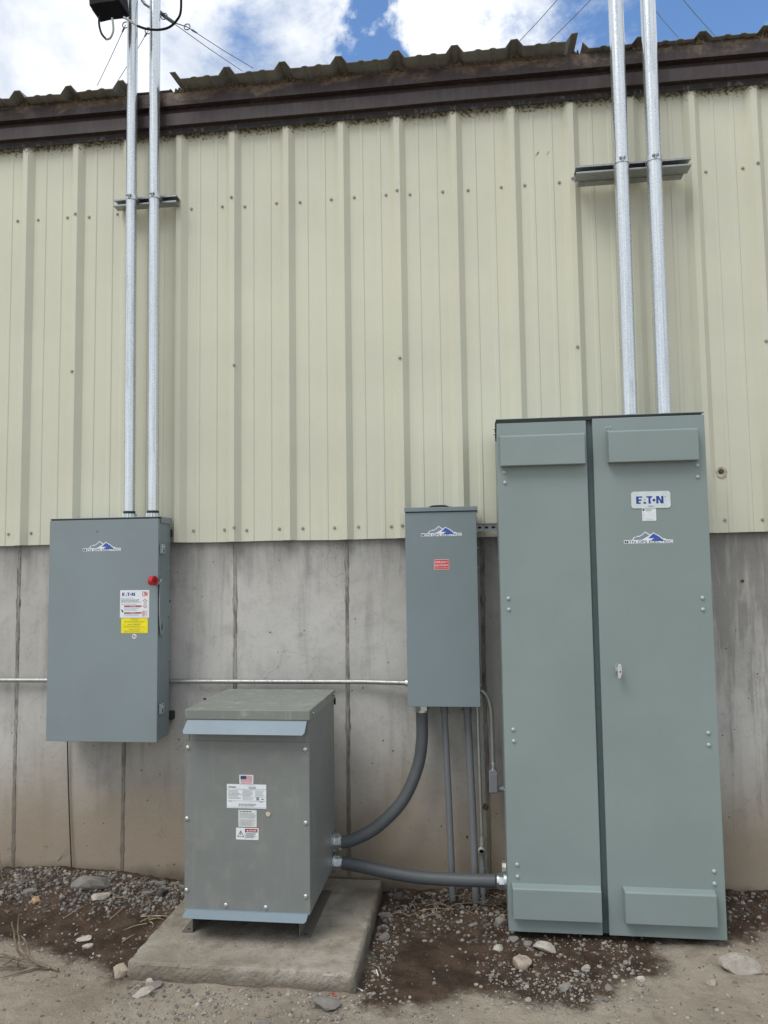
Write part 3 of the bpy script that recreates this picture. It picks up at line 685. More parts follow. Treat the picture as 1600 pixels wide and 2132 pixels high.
# ---------------------------------------------------------------- small disconnect box
YC = -.20
t = thing('disconnect_box', 'narrow grey box with red emergency disconnect label between transformer and tall cabinet', 'electrical box', (2.325, -.08, -.10))
x0, x1, z0, z1 = 2.149, 2.5035, -.090, .8805
obj('enclosure', MB().box(x0+.003, x1-.003, -.035, YC+.012, z0+.002, z1-.003), M['box_grey_b'], t, .002)
obj('cover', MB().box(x0, x1-.003, YC+.012, YC, z0, z1-.025), M['box_grey_b'], t, .002)
obj('top_cap', MB().box(x0-.002, x1+.003, -.034, YC-.007, z1-.021, z1), M['box_grey_b'], t, .0015)
obj('cover_gap', MB().box(x0+.003, x1-.004, YC+.008, YC-.0008, z1-.025, z1-.0212), M['gasket'], t)
hb = obj('hub_plate', MB().tube([(2.315, -.12, z1-.002), (2.315, -.12, z1+.006), (2.315, -.12, z1+.013)], .05, 28, True, True, [.056, .055, .04]), M['black'], t)
for dx in (-.055, .058): obj('hub_screw', MB().cyl((2.315+dx, -.10, z1), (2.315+dx, -.10, z1+.011), .006, 10), M['screw_zinc'], hb)
for zz in (.78, .70, .60, .02, -.04):
    obj('side_screw', MB().cyl((x0+.004, -.12, zz), (x0-.002, -.12, zz), .005, 10), M['screw_zinc'], t)
    obj('side_screw', MB().cyl((x1-.004, -.10, zz-.02), (x1+.001, -.10, zz-.02), .005, 10), M['screw_zinc'], t)
YF = YC-.0004
a = at_y(877, 1117, YF); b = at_y(962, 1117, YF); mountain_sticker((a.x+b.x)/2, a.z, b.x-a.x, YF, t)
a = at_y(904, 1165, YF); b = at_y(936, 1186, YF); w = b.x-a.x; h = a.z-b.z
lb = plate('emergency_label', a.x, b.x, b.z, a.z, YF, flat('label_rim', (.72, .42, .42), .4), t, .004, .0007)
shape('red_field', rrect(a.x+w*.035, b.x-w*.035, b.z+h*.06, a.z-h*.06, .002), YF-.0008, M['label_red'], lb)
lettering('EMERGENCY', a.x+w*.5, a.z-h*.27, w*.84, h*.2, YF-.0014, M['white_label'], lb, .01); lettering('DISCONNECT', a.x+w*.5, a.z-h*.57, w*.88, h*.2, YF-.0014, M['white_label'], lb, .01)
fineprint(a.x+w*.06, a.x+w*.94, b.z+h*.14, b.z+h*.22, 1, YF-.0012, M['white_label'], lb, 31, .5)

# ---------------------------------------------------------------- tall cabinet
YK = -.42
t = thing('switchgear_cabinet', 'tall green-grey two-door cabinet with four vent hoods standing at right', 'cabinet', (3.06, -.23, -1.03))
x0, x1, z0, z1 = 2.603, 3.5275, -1.026, 1.262
obj('enclosure', MB().box(x0, x1-.004, -.045, YK+.024, z0+.006, z1-.004), M['cabinet_grey'], t, .002)
XL1 = at_y(1221, 900, YK).x; XR0 = at_y(1234, 900, YK).x
dl = obj('door', MB().box(x0+.001, XL1, YK+.022, YK, z0, z1-.016), M['cabinet_grey'], t, .003)
dr = obj('door', MB().box(XR0, x1, YK+.022, YK-.002, z0+.002, z1-.010), M['cabinet_grey'], t, .003)
obj('door_gap', MB().box(XL1-.003, XR0+.003, YK+.0225, YK+.014, z0+.004, z1-.012), flat('cabinet_inner', (.06, .09, .09), .6), t)
obj('gasket', MB().box(x0+.003, x1-.014, YK+.02, YK-.001, z1-.0085, z1-.0005).box(x0+.003, XR0-.002, YK+.02, YK-.0008, z1-.0152, z1-.0085), M['gasket'], t)
obj('drip_plate', MB().box(x0-.002, x1+.001, -.04, YK-.003, z1, z1+.003), M['cabinet_grey'], t, .0008)
hg = obj('hinge_strip', MB().prism([(YK+.02, z1-.004), (YK+.10, z1-.004), (YK+.10, z1-.07), (YK+.06, z1-.09), (YK+.02, z1-.03)], 'x', x0-.0005, x0-.005), M['gasket'], t)
for zz in (z1-.03, z1-.055): obj('hinge_bolt', MB().cyl((x0-.004, YK+.06, zz), (x0-.012, YK+.06, zz), .006, 10), M['screw_zinc'], hg)
def hood(pxs, parent, low):
    (ax, ay), (bx, by) = pxs; D = .042; Yf = (YK if parent is dl else YK-.002)
    a = at_y(ax, ay, Yf-D); b = at_y(bx, by, Yf-D); s = .010
    prof = [(Yf, a.z+.012), (Yf-D+.004, a.z+.003), (Yf-D, a.z-.001), (Yf-D, b.z), (Yf-.002, b.z)]
    mb = MB(); n = len(prof)
    L_ = [(a.x-(s if i in (0, 4) else 0)*.3, *q) for i, q in enumerate(prof)]; R_ = [(b.x+(s if i in (0, 4) else 0)*.3, *q) for i, q in enumerate(prof)]
    mb.add(L_+R_, [tuple(range(n)), tuple(reversed(range(n, 2*n)))]+[(i, (i+1) % n, (i+1) % n+n, i+n) for i in range(n)])
    return obj('vent_hood', mb, M['cabinet_grey'], parent, .0025)
hood(((1042, 909), (1220, 965)), dl, 0); hood(((1267, 899), (1457, 957)), dr, 0)
hood(((1068, 1851), (1255, 1922)), dl, 1); hood(((1302, 1859), (1496, 1932)), dr, 1)
for a, b in ((1051, 983), (1052, 1005), (1059, 1246), (1060, 1269), (1069, 1519), (1070, 1543), (1077, 1800), (1078, 1825)): place('carriage_bolt', ME_BOLT, at_y(a, b, YK), dl)
for a, b in ((1452, 969), (1453, 993), (1463, 1245), (1464, 1269), (1475, 1526), (1476, 1551), (1487, 1814), (1488, 1840)): place('carriage_bolt', ME_BOLT, at_y(a, b, YK-.002), dr)
for a, b in ((1263, 891), (1271, 890)): place('carriage_bolt', ME_BOLT, at_y(a, b, YK-.002), dr, None, .5)
q = at_y(1284, 1394, YK-.002); YH = YK-.002
es = obj('handle_escutcheon', MB().prism([(q.x+.006*math.cos(k*math.pi/8)*1.0, q.z+.028*math.sin(k*math.pi/8)) for k in range(16)], 'y', YH, YH-.006), M['zinc'], dr, .001)
obj('door_handle', MB().prism([(q.x-.002, q.z-.034), (q.x+.010, q.z-.034), (q.x+.017, q.z-.010), (q.x+.016, q.z+.022), (q.x+.010, q.z+.030), (q.x+.002, q.z+.028), (q.x-.002, q.z+.004)], 'y', YH-.030, YH-.044).box(q.x, q.x+.012, YH-.004, YH-.031, q.z-.008, q.z+.008), flat('handle_silver', (.62, .65, .66), .3, .6), dr, .0025)
obj('keyhole', MB().cyl((q.x+.009, YH-.0435, q.z-.004), (q.x+.009, YH-.0448, q.z-.004), .0035, 12), M['gasket'], dr)
YF = YK-.0024
a = at_y(1314, 1024, YF); b = at_y(1397, 1057, YF); w = b.x-a.x; h = a.z-b.z
np_ = plate('nameplate', a.x, b.x, b.z, a.z, YF, flat('nameplate_silver', (.58, .64, .64), .35), t, .012, .0025); Yl = YF-.0026
brand_word(a.x+w*.125, a.x+w*.82, b.z+h*.27, b.z+h*.71, Yl, M['brand_blue'], np_)
fineprint(a.x+w*.43, a.x+w*.58, b.z+h*.09, b.z+h*.14, 1, Yl, M['print_dark'], np_, 41, .8)
obj('registered_mark', MB().tube([(a.x+w*.865, Yl, b.z+h*.66), (a.x+w*.865, Yl-.0003, b.z+h*.66)], .003, 14), M['print_grey'], np_)
a = at_y(1337, 1058.5, YF); b = at_y(1367, 1084, YF); w = b.x-a.x; h = a.z-b.z
lb = plate('inspection_label', a.x, b.x, b.z, a.z, YF, M['white_label'], t, .002, .0006); Yl = YF-.0007
obj('seal', MB().tube([(a.x+w*.11, Yl, a.z-h*.13), (a.x+w*.11, Yl-.0003, a.z-h*.13)], .0046, 16), M['print_dark'], lb)
fineprint(a.x+w*.26, a.x+w*.76, a.z-h*.26, a.z-h*.06, 3, Yl, M['print_dark'], lb, 43, .4)
mb = MB()
for k in range(5): mb.box(a.x+w*.04, a.x+w*.22, Yl, Yl-.0002, a.z-h*(.35+.115*k), a.z-h*(.335+.115*k)).box(a.x+w*.26, a.x+w*.95, Yl, Yl-.0002, a.z-h*(.362+.115*k), a.z-h*(.355+.115*k))
obj('ruled_lines', mb, M['print_grey'], lb)
lettering('DO NOT REMOVE', a.x+w*.5, a.z-h*.92, w*.62, h*.055, Yl, M['print_dark'], lb)
a = at_y(1300, 1132, YF); b = at_y(1402, 1132, YF); mountain_sticker((a.x+b.x)/2, a.z, b.x-a.x, YF, t)
for zz in (.62, .0, -.45): obj('side_rivet', MB().cyl((x0+.003, -.30, zz), (x0-.002, -.30, zz), .006, 10), M['bolt_paint'], t)

# ---------------------------------------------------------------- transformer on its pad
PZ = -.99
mb = MB()
px0, px1, py0, py1 = 1.066, 1.988, -.905, -.005
nxp, nyp, nzp = 110, 106, 14
def jit(v, k): return noise.fractal(Vector((v[0]*14, v[1]*14, v[2]*20+k)), 1, 2, 4)
def padpt(u, v, wv):        # unit cube -> pad
    x = px0+(px1-px0)*u; y = py0+(py1-py0)*v; z = -1.14+(PZ+1.14)*wv
    x += (.012*(1-v) if u > .5 else -.006*(1-v))
    y -= .012*u if v < .5 else 0
    e = [min(u, 1-u) < 1e-4, v < 1e-4, wv > 1-1e-4]
    p_ = Vector((x, y, z)); k = sum(e)
    d = jit((x, y, z), 0)*.0028+noise.noise(Vector((x*60, y*60, z*90)))*.0022
    if e[0]: p_.x += d*(1 if u > .5 else -1)
    if e[1]: p_.y -= d
    if e[2]: p_.z += jit((x, y, z), 9)*.0012
    if k >= 2:
        ch = .0018+.008*max(0, jit((x, y, z), 4))
        if e[0]: p_.x += -ch if u > .5 else ch
        if e[1]: p_.y += ch
        if e[2]: p_.z -= ch*.6
    return p_
def sheet(fn, a, b):
    vs = [fn(i/a, j/b) for j in range(b+1) for i in range(a+1)]
    mb.add(vs, [(j*(a+1)+i, j*(a+1)+i+1, (j+1)*(a+1)+i+1, (j+1)*(a+1)+i) for j in range(b) for i in range(a)], False)
sheet(lambda i, j: padpt(i, j, 1), nxp, nyp); sheet(lambda i, j: padpt(i, 0, j), nxp, nzp); sheet(lambda i, j: padpt(1, i, j), nyp, nzp); sheet(lambda i, j: padpt(0, 1-i, j), nyp, nzp); sheet(lambda i, j: padpt(1-i, 1, j), nxp, nzp)
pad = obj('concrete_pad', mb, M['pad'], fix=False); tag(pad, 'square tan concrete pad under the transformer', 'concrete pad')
# dirt crumbs on the pad under the transformer
t = thing('transformer', 'grey steel dry-type transformer with rain visors tinted blue with sky light on the concrete pad', 'transformer', (1.495, -.42, PZ))
x0, x1 = 1.214, 1.771; yf, yb = -.688, -.135; zb, zt = -.868, -.058
obj('housing', MB().box(x0, x1, yf, yb, zb, zt), M['tf_grey'], t, .003)
lid = obj('lid', MB().box(x0+.003, x1+.004, yf-.014, yb+.015, -.064, -.022), M['tf_lid'], t, .003)
fp = obj('front_panel', MB().box(x0+.002, x1-.002, yf-.0035, yf+.001, zb-.004, -.158), M['tf_grey'], t, .0012)
obj('vent_recess', MB().box(x0+.022, x1-.022, yf-.0012, yf+.001, -.155, -.066), M['tf_grey'], t)
for xx in (x0+.010, x1-.012): obj('vent_cheek', MB().box(xx-.010, xx+.010, yf-.0032, yf+.001, -.157, -.066), M['tf_grey'], t, .001)
# rain visors: chamfered sheet leaning outwards
def visor(nm, ztop, ydrop, zdrop, ex):
    mb = MB(); y_0 = yf-.010; y_1 = y_0-ydrop; z_1 = ztop-zdrop; c = .012
    vx0 = 1.226; vx1 = 1.765; pts = [(vx0+.002, y_0, ztop), (vx1-.004, y_0, ztop), (vx1-.004+ex*.3, y_1+ydrop*.2, z_1+zdrop*.2), (vx1-.012, y_1, z_1), (vx0+.006, y_1, z_1), (vx0-.002-ex*.3, y_1+ydrop*.2, z_1+zdrop*.2)]
    off = Vector((0, .0012, -.0018)); vs = [Vector(p_) for p_ in pts]; n = 6
    mb.add(vs+[v+off for v in vs], [tuple(range(n)), tuple(reversed(range(n, 2*n)))]+[(i, i+n, (i+1) % n+n, (i+1) % n) for i in range(n)])
    mb.box(x0+.004, x1-.006, yf-.0102, yf+.001, ztop-.003, ztop+.001)
    return obj(nm, mb, M['tf_visor_skylit'], t)
visor('rain_visor', -.066, .055, .050, 0.0)
visor('lower_visor', -.868, .048, .016, .0)
for a, b in ((392, 1556), (636, 1560), (390, 1704), (637, 1713), (389, 1853), (637, 1866), (471, 1884), (554, 1889)):
    place('panel_screw', ME_PAN, at_y(a, b, yf-.0036), fp, None, 1.25)
q = at_y(641, 1490, yf-.0)
for yy, zz in ((-.655, -.043), (-.17, -.040)): obj('lid_screw', MB().cyl((x1+.007, yy, zz), (x1+.012, yy, zz), .0065, 12), M['screw_tan'], lid)
obj('lid_tab', MB().prism([(-.13, -.064), (-.105, -.064), (-.105, -.10)], 'x', x1-.01, x1+.004), M['gasket'], t)
for X, dx in ((x0+.018, -.045), (x1-.062, .05)):
    mb = MB(); mb.box(X, X+.004, yf+.045, yb-.03, PZ+.005, zb+.001); mb.box(min(X, X+dx), max(X+.004, X+dx), yf+.043, yb-.03, PZ+.001, PZ+.006); mb.box(X, X+.03, yf+.05, yb-.03, zb-.004, zb+.0005)
    ft = obj('foot', mb, M['tf_foot'], t, .001)
    obj('bolt_slot', MB().box(X+dx*.62, X+dx*.35, yf+.06, yf+.072, PZ+.0058, PZ+.0068), M['gasket'], ft)
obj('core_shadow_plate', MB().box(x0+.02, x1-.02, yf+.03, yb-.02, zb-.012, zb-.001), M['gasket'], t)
YF = yf-.0039
a = at_y(499, 1613, YF); b = at_y(528, 1632, YF); w = b.x-a.x; h = a.z-b.z
lb = plate('flag_sticker', a.x, b.x, b.z, a.z, YF, M['white_label'], t, .002, .0006); Yl = YF-.0007
for k in range(7): shape('stripe', [(a.x+w*.08, a.z-h*(.10+.115*k+.058)), (b.x-w*.07, a.z-h*(.10+.115*k+.058)), (b.x-w*.07, a.z-h*(.10+.115*k)), (a.x+w*.08, a.z-h*(.10+.115*k))], Yl, M['flag_red'], lb)
shape('canton', [(a.x+w*.08, a.z-h*.50), (a.x+w*.50, a.z-h*.50), (a.x+w*.50, a.z-h*.09), (a.x+w*.08, a.z-h*.09)], Yl-.0004, M['flag_blue'], lb)
fineprint(a.x+w*.15, a.x+w*.95, b.z+h*.02, b.z+h*.09, 1, Yl, M['flag_red'], lb, 50, .6)
a = at_y(473, 1632, YF); b = at_y(555, 1684, YF); w = b.x-a.x; h = a.z-b.z
lb = plate('rating_label', a.x, b.x, b.z, a.z, YF-.0002, M['white_label'], t, .002, .0006); Yl = YF-.0010
U = lambda c, d: (a.x+w*c, a.z-h*d)
def fp_(c0, c1, d0, d1, rows, mat, seed, fill=.5): p_ = U(c0, d1); q_ = U(c1, d0); return fineprint(p_[0], q_[0], p_[1], q_[1], rows, Yl, mat, lb, seed, fill)
shape('divider', [U(.0, .20), U(1, .20), U(1, .215), U(0, .215)], Yl, M['print_grey'], lb)
fp_(.04, .24, .09, .16, 1, M['print_dark'], 51, .6); fp_(.56, .82, .12, .17, 1, M['print_dark'], 52, .8); fp_(.52, .78, .05, .08, 1, M['print_grey'], 53)
fp_(.04, .38, .25, .62, 7, M['print_dark'], 54, .3); fp_(.40, .68, .24, .43, 5, M['print_grey'], 55, .5); fp_(.40, .68, .45, .66, 5, M['print_grey'], 56, .4); fp_(.72, .95, .25, .50, 6, M['print_grey'], 57, .45); fp_(.75, .83, .53, .66, 3, M['print_dark'], 58, .7); fp_(.87, .95, .58, .63, 1, M['print_dark'], 63, .7)
for c0, c1, d in ((.02, .98, .69), (.02, .98, .955), (.385, .69, .44), (.69, .98, .52)): shape('rule', [U(c0, d), U(c1, d), U(c1, d+.01), U(c0, d+.01)], Yl, M['print_grey'], lb)
fp_(.05, .14, .70, .73, 1, M['print_dark'], 59); fp_(.30, .78, .80, .92, 3, M['print_dark'], 60, .45); fp_(.83, .94, .70, .74, 1, M['print_dark'], 61)
a = at_y(497, 1686, YF); b = at_y(535, 1722, YF)
lb = plate('notice_label', a.x, b.x, b.z, a.z, YF-.0001, flat('label_cream', (.66, .69, .66), .5), t, .002, .0006); w = b.x-a.x; h = a.z-b.z; Yl = YF-.0009
fineprint(a.x+w*.06, b.x-w*.03, a.z-h*.12, a.z-h*.05, 1, Yl, M['print_dark'], lb, 70, .7); fineprint(a.x+w*.06, b.x-w*.03, a.z-h*.5, a.z-h*.15, 8, Yl, M['print_grey'], lb, 71, .5); fineprint(a.x+w*.06, b.x-w*.03, a.z-h*.95, a.z-h*.55, 8, Yl, M['print_grey'], lb, 72, .5)
a = at_y(492, 1723, YF); b = at_y(539, 1749, YF); w = b.x-a.x; h = a.z-b.z
lb = plate('danger_label', a.x, b.x, b.z, a.z, YF-.0003, M['white_label'], t, .003, .0006); Yl = YF-.0011
shape('danger_bar', [U(.41, .07), U(.95, .07), U(.95, .36), U(.41, .36)], Yl, M['label_maroon'], lb)
lettering('DANGER', a.x+w*.74, a.z-h*.215, w*.33, h*.14, Yl-.0005, M['white_label'], lb, .02)
shape('alert_triangle', [U(.46, .28), U(.56, .28), U(.51, .13)], Yl-.0005, M['white_label'], lb)
shape('divider', [U(.40, .07), U(.412, .07), U(.412, .92), U(.40, .92)], Yl, M['print_dark'], lb)
shape('shock_triangle', [U(.06, .77), U(.365, .77), U(.215, .20)], Yl, M['print_dark'], lb)
shape('shock_triangle_face', [U(.10, .73), U(.325, .73), U(.215, .30)], Yl-.0004, M['white_label'], lb)
shape('shock_bolt', [U(.205, .36), U(.235, .36), U(.215, .48), U(.24, .48), U(.205, .70), U(.21, .56), U(.185, .56)], Yl-.0007, M['print_dark'], lb)
p_ = U(.45, .86); q_ = U(.93, .42); fineprint(p_[0], q_[0], p_[1], q_[1], 5, Yl, M['print_dark'], lb, 75, .5)
q = at_y(559, 1695, YF)
obj('dried_splat', MB().prism([(q.x+.0105*math.cos(k*math.pi/7)*(1+.2*math.sin(k*2.3)), q.z+.010*math.sin(k*math.pi/7)) for k in range(14)], 'y', YF, YF-.003), M['splat'], t, .001)

# ---------------------------------------------------------------- conduits
def hexnut(mb, a, b, r, n=8): mb.tube([a, b], r, n, True, False); return mb
def mast(px, Y, r, ztop, zbox, name, label, group):
    X, dX = px
    t = thing(name, label, 'conduit', (X, Y, zbox), group)
    obj('tube', MB().tube([(X+dX*k/10, Y, zbox+.035+(ztop-zbox-.035)*k/10) for k in range(11)], r, 32), M['galv'], t)
    cn = obj('connector', MB().tube([(X, Y, zbox+.018), (X, Y, zbox+.036)], r*1.07, 28), M['gasket'], t)
    mb = MB()
    for k in range(14):
        a = 2*math.pi*k/14; mb.tube([(X+math.cos(a)*r*1.1, Y+math.sin(a)*r*1.1, zbox+.001), (X+math.cos(a)*r*1.1, Y+math.sin(a)*r*1.1, zbox+.022)], r*.2, 6, True, False)
    mb.tube([(X, Y, zbox), (X, Y, zbox+.021)], r*1.12, 28)
    obj('locknut', mb, M['zinc'], cn)
    return t
mast((.6755, -.018), -.12, .0287, 4.6, .8665, 'conduit', 'galvanised conduit pipe left of the pair rising from the safety switch', None)
mast((.8065, -.018), -.12, .0287, 4.6, .8665, 'conduit', 'galvanised conduit pipe right of the pair rising from the safety switch', None)
mast((3.247, .010), -.20, .0362, 4.6, 1.2655, 'conduit', 'thick galvanised conduit left of the pair rising from the tall cabinet', None)
mast((3.405, .006), -.20, .0362, 4.6, 1.2655, 'conduit', 'thick galvanised conduit right of the pair rising from the tall cabinet', None)

def strut(xl, xr, zc, yfront, depth, pipes, label, backs):
    t = thing('strut_channel', label, 'strut', ((xl+xr)/2, yfront+depth, zc))
    h = .0206; th = .0026; yb_ = yfront+depth
    mb = MB(); mb.box(xl, xr, yb_-th, yb_, zc-h, zc+h)
    mb.box(xl, xr, yfront, yb_-th, zc+h-th, zc+h); mb.box(xl, xr, yfront, yb_-th, zc-h, zc-h+th)
    mb.box(xl, xr, yfront-.0004, yfront+th, zc+h-.0095, zc+h-th); mb.box(xl, xr, yfront-.0004, yfront+th, zc-h+th, zc-h+.0095)
    mb.box(xl, xr, yfront+th, yfront+.009, zc+h-.0095, zc+h-.0095+th); mb.box(xl, xr, yfront+th, yfront+.009, zc-h+.0095-th, zc-h+.0095)
    obj('channel', mb, M['galv_dull'], t, .0006, 1)
    for bx in backs:
        obj('standoff', MB().box(bx[0], bx[1], yb_+.0005, -.0335, zc-h-.006, zc+h-.008), M['galv_dull'], t)
    for X, Y, r in pipes:
        mb = MB(); n = 28; w = .013
        for s in (-1, 1):
            pth = [Vector((X+s*.004, Y-r-.012, zc)), Vector((X+s*.004, Y-r-.002, zc))]
            for k in range(0, 11):
                a = -math.pi/2+s*math.pi*.5*k/10*1.35; pth.append(Vector((X+math.cos(a)*(r+.0022), Y+math.sin(a)*(r+.0022), zc)))
            pth.append(Vector((X+s*(r*.62+.006), yfront-.001, zc))); pth.append(Vector((X+s*(r*.62+.008), yfront+.012, zc)))
            for i in range(len(pth)-1):
                p0, p1 = pth[i], pth[i+1]; d_ = (p1-p0).normalized(); nn_ = Vector((-d_.y, d_.x, 0))*.0011
                zz = Vector((0, 0, w))
                mb.add([p0-nn_-zz, p1-nn_-zz, p1+nn_-zz, p0+nn_-zz, p0-nn_+zz, p1-nn_+zz, p1+nn_+zz, p0+nn_+zz], [(0, 3, 2, 1), (4, 5, 6, 7), (0, 1, 5, 4), (1, 2, 6, 5), (2, 3, 7, 6), (3, 0, 4, 7)])
        cl = obj('pipe_clamp', mb, M['galv'], t)
        obj('clamp_bolt', MB().cyl((X-.018, Y-r-.008, zc+.003), (X+.014, Y-r-.008, zc+.003), .0036, 8).tube([(X+.0055, Y-r-.008, zc+.003), (X+.012, Y-r-.008, zc+.003)], .0085, 6, True, False).tube([(X-.006, Y-r-.008, zc+.003), (X-.011, Y-r-.008, zc+.003)], .0085, 6, True, False), M['galv_dull'], cl)
    return t
zl = at_y(300, 418, -.088).z
strut(at_y(236, 420, -.09).x, at_y(367, 420, -.09).x, zl, -.0895, .0555, [(.6755-.006, -.12, .0287), (.8065-.006, -.12, .0287)], 'short double strut bracket holding the two thin conduits to the siding', [])
a_ = at_y(262, 445, -.06).x; b_ = at_y(372, 430, -.05).x
s2 = strut(at_y(240, 440, -.045).x+.01, at_y(376, 430, -.045).x, zl-.002, -.046, .0125, [], 'back piece of strut bracket behind the two thin conduits', []) if False else None
zr = at_y(1320, 345, -.16).z
strut(at_y(1200, 360, -.16).x, at_y(1440, 340, -.16).x, zr, -.162, .0826, [(3.2505, -.20, .0362), (3.407, -.20, .0362)], 'long strut bracket holding the two thick conduits to the siding', [(at_y(1206, 360, -.1).x, at_y(1425, 350, -.1).x)])
# low strut joining the narrow box and the cabinet
zz = at_y(1012, 1098, -.045).z
t = thing('strut_channel', 'slotted strut rail on the siding edge between the narrow box and the tall cabinet', 'strut', (2.5, -.04, zz))
mb = MB(); mb.box(2.2, 3.3, -.0365, -.034, zz-.0205, zz+.0205).box(2.2, 3.3, -.062, -.0365, zz+.018, zz+.0205).box(2.2, 3.3, -.062, -.0365, zz-.0205, zz-.018)
obj('channel', mb, M['galv_dull'], t)
for k in range(4): obj('slot', MB().prism([(2.515+k*.035+.010*math.cos(j*math.pi/6), zz+.006*math.sin(j*math.pi/6)) for j in range(12)], 'y', -.0362, -.0372), M['gasket'], t)

# horizontal EMT run
EY = -.012
t = thing('wall_conduit', 'thin galvanised conduit running level along the concrete wall behind the safety switch', 'conduit', (1.0, EY, 0))
obj('tube', MB().tube([(-2.5, EY, 0)]+[(-.2+.3*k, EY, .001*math.sin(k)) for k in range(8)]+[(2.135, EY-.03, 0)], .0117, 18), M['galv_old'], t)
obj('connector', MB().tube([(2.124, EY-.03, 0), (2.1525, EY-.03, 0)], .0165, 14, True, False), M['zinc'], t)
for X in (1.37,): pass

# liquid-tight conduits
def Pp(lst): return [at_y(a, b, c) for a, b, c in lst]
def fitting(parent, a, d, r):
    d = Vector(d).normalized(); a = Vector(a)
    f = obj('fitting', MB().tube([a, a+d*.012], r*1.48, 20).tube([a+d*.012, a+d*.034], r*1.36, 8, True, False).tube([a+d*.034, a+d*.044], r*1.18, 20), M['zinc'], parent)
    return f
pts = Pp([(878.5, 1496, -.085), (879, 1540, -.09), (869, 1600, -.10), (838, 1668, -.13), (785, 1722, -.16), (738, 1747, -.18), (712, 1753.5, -.185)])
t = thing('flexible_conduit', 'thick dark grey flexible conduit curving from the narrow box down to the transformer', 'conduit', pts[-1])
pts[0] = Vector((pts[0].x, -.085, -.135))
obj('hose', MB().tube(spline(pts, 10), .0300, 24), M['flex'], t)
fitting(t, (pts[0].x, -.085, -.091), (0, 0, -1), .0300)
e = pts[-1]; fitting(t, (1.7715, e.y, e.z), (1, 0, .02), .0300)
pts = Pp([(712, 1796.5, -.185), (750, 1803, -.19), (810, 1816, -.20), (880, 1827, -.21), (960, 1832, -.215), (1032, 1834, -.22)])
t = thing('flexible_conduit', 'thick dark grey flexible conduit running low from the transformer to the tall cabinet', 'conduit', pts[0])
obj('hose', MB().tube(spline(pts, 10), .0300, 24), M['flex'], t)
e = pts[0]; fitting(t, (1.7715, e.y, e.z), (1, 0, -.06), .0300)
e = pts[-1]; fitting(t, (2.6025, e.y, e.z), (-1, 0, 0), .0300)
obj('locknut', MB().tube([(2.603, -.15, e.z+.03), (2.585, -.15, e.z+.03)], .038, 12, True, False), M['zinc_old'], t)
def riser(name, label, a, b, Y0, Y1, r, mat, top=True):
    p0 = at_y(a[0], a[1], Y0); p1 = at_y(b[0], b[1], Y1); p0.z = -.091; d = (p1-p0).normalized()
    t = thing(name, label, 'conduit', p1)
    obj('tube', MB().tube([p0+d*.03, p0.lerp(p1, .5)+Vector((.002, 0, 0)), p1+d*.06], r, 20), mat, t)
    if top: obj('connector', MB().tube([p0, p0+d*.014], r*1.35, 20).tube([p0+d*.014, p0+d*.05], r*1.2, 20), mat, t)
    return t, p0, p1, d
riser('riser_conduit', 'thin grey plastic riser pipe nearest the curved hose under the narrow box', (925, 1478), (943, 1868), -.07, -.10, .0165, M['pvc'])
riser('riser_conduit', 'wider grey plastic riser pipe in the middle of those under the narrow box', (973, 1478), (992, 1880), -.07, -.10, .0185, M['pvc'])
p0 = at_y(994.5, 1478, -.09); p1 = at_y(1003.5, 1748, -.10); p2 = at_y(1009, 1890, -.11); p0.z = -.0905
t = thing('ground_pipe', 'slim metal ground conduit with bolted clamp fitting beside the tall cabinet', 'conduit', p2)
obj('tube', MB().tube([p0, p0.lerp(p1, .5), p1], .0088, 16), M['galv_old'], t)
q1 = at_y(1004, 1785, -.10)
obj('hub', MB().tube([p1+Vector((0, 0, .012)), p1, p1-Vector((0, 0, .03)), q1], .014, 16, True, True, [.013, .0145, .0145, .012]), M['zinc_old'], t)
ey = at_y(1003, 1771, -.118)
obj('clamp_eye', MB().tube([ey+Vector((0, .006, 0)), ey-Vector((0, .010, 0)), ey-Vector((0, .013, 0)), ey-Vector((0, .013, 0)), ey-Vector((0, .004, 0))], .02, 20, True, True, [.019, .019, .016, .009, .007]), M['zinc_old'], t)
obj('clamp_bolt', MB().tube([ey-Vector((0, .003, 0)), ey-Vector((0, .012, 0))], .006, 6, True, False), M['screw_zinc'], t)
obj('rod', MB().tube([q1+Vector((0, 0, .01)), q1.lerp(p2, .4), p2-Vector((0, 0, .06))], .0115, 14), M['pvc'], t)
for k in (.30, .62): c_ = q1.lerp(p2, k); obj('coupling', MB().tube([c_+Vector((0, 0, .022)), c_-Vector((0, 0, .022))], .0145, 14), M['pvc'], t)
pts = [(2.502, -.10, at_y(1001, 1437, -.10).z)]+Pp([(1012, 1447, -.10), (1019, 1462, -.10), (1023, 1485, -.10), (1025, 1530, -.10), (1027, 1594, -.10)])
t = thing('elbow_conduit', 'slim bent conduit with grey conduit body linking the narrow box and the tall cabinet', 'conduit', pts[-1])
obj('tube', MB().tube(spline(pts, 8), .0118, 16), M['galv_old'], t)
e = pts[-1]; obj('connector', MB().tube([e+Vector((0, 0, .018)), e+Vector((0, 0, .006)), e, e-Vector((0, 0, .018))], .013, 16, True, True, [.0115, .014, .012, .014]), M['zinc'], t)
c0 = at_y(1027, 1602, -.10); c1 = at_y(1028, 1650, -.10)
lbx = obj('conduit_body', MB().prism([(c0.x-.021, c1.z+.006), (c0.x-.016, c1.z), (c0.x+.018, c1.z), (c0.x+.022, c1.z+.006), (c0.x+.022, c0.z-.012), (c0.x+.012, c0.z), (c0.x-.012, c0.z), (c0.x-.021, c0.z-.012)], 'y', -.122, -.080), M['conduit_body'], t, .003)
obj('body_cover', MB().box(c0.x-.016, c0.x+.019, -.122, -.126, c1.z+.006, c0.z-.016), M['conduit_body'], lbx, .002)
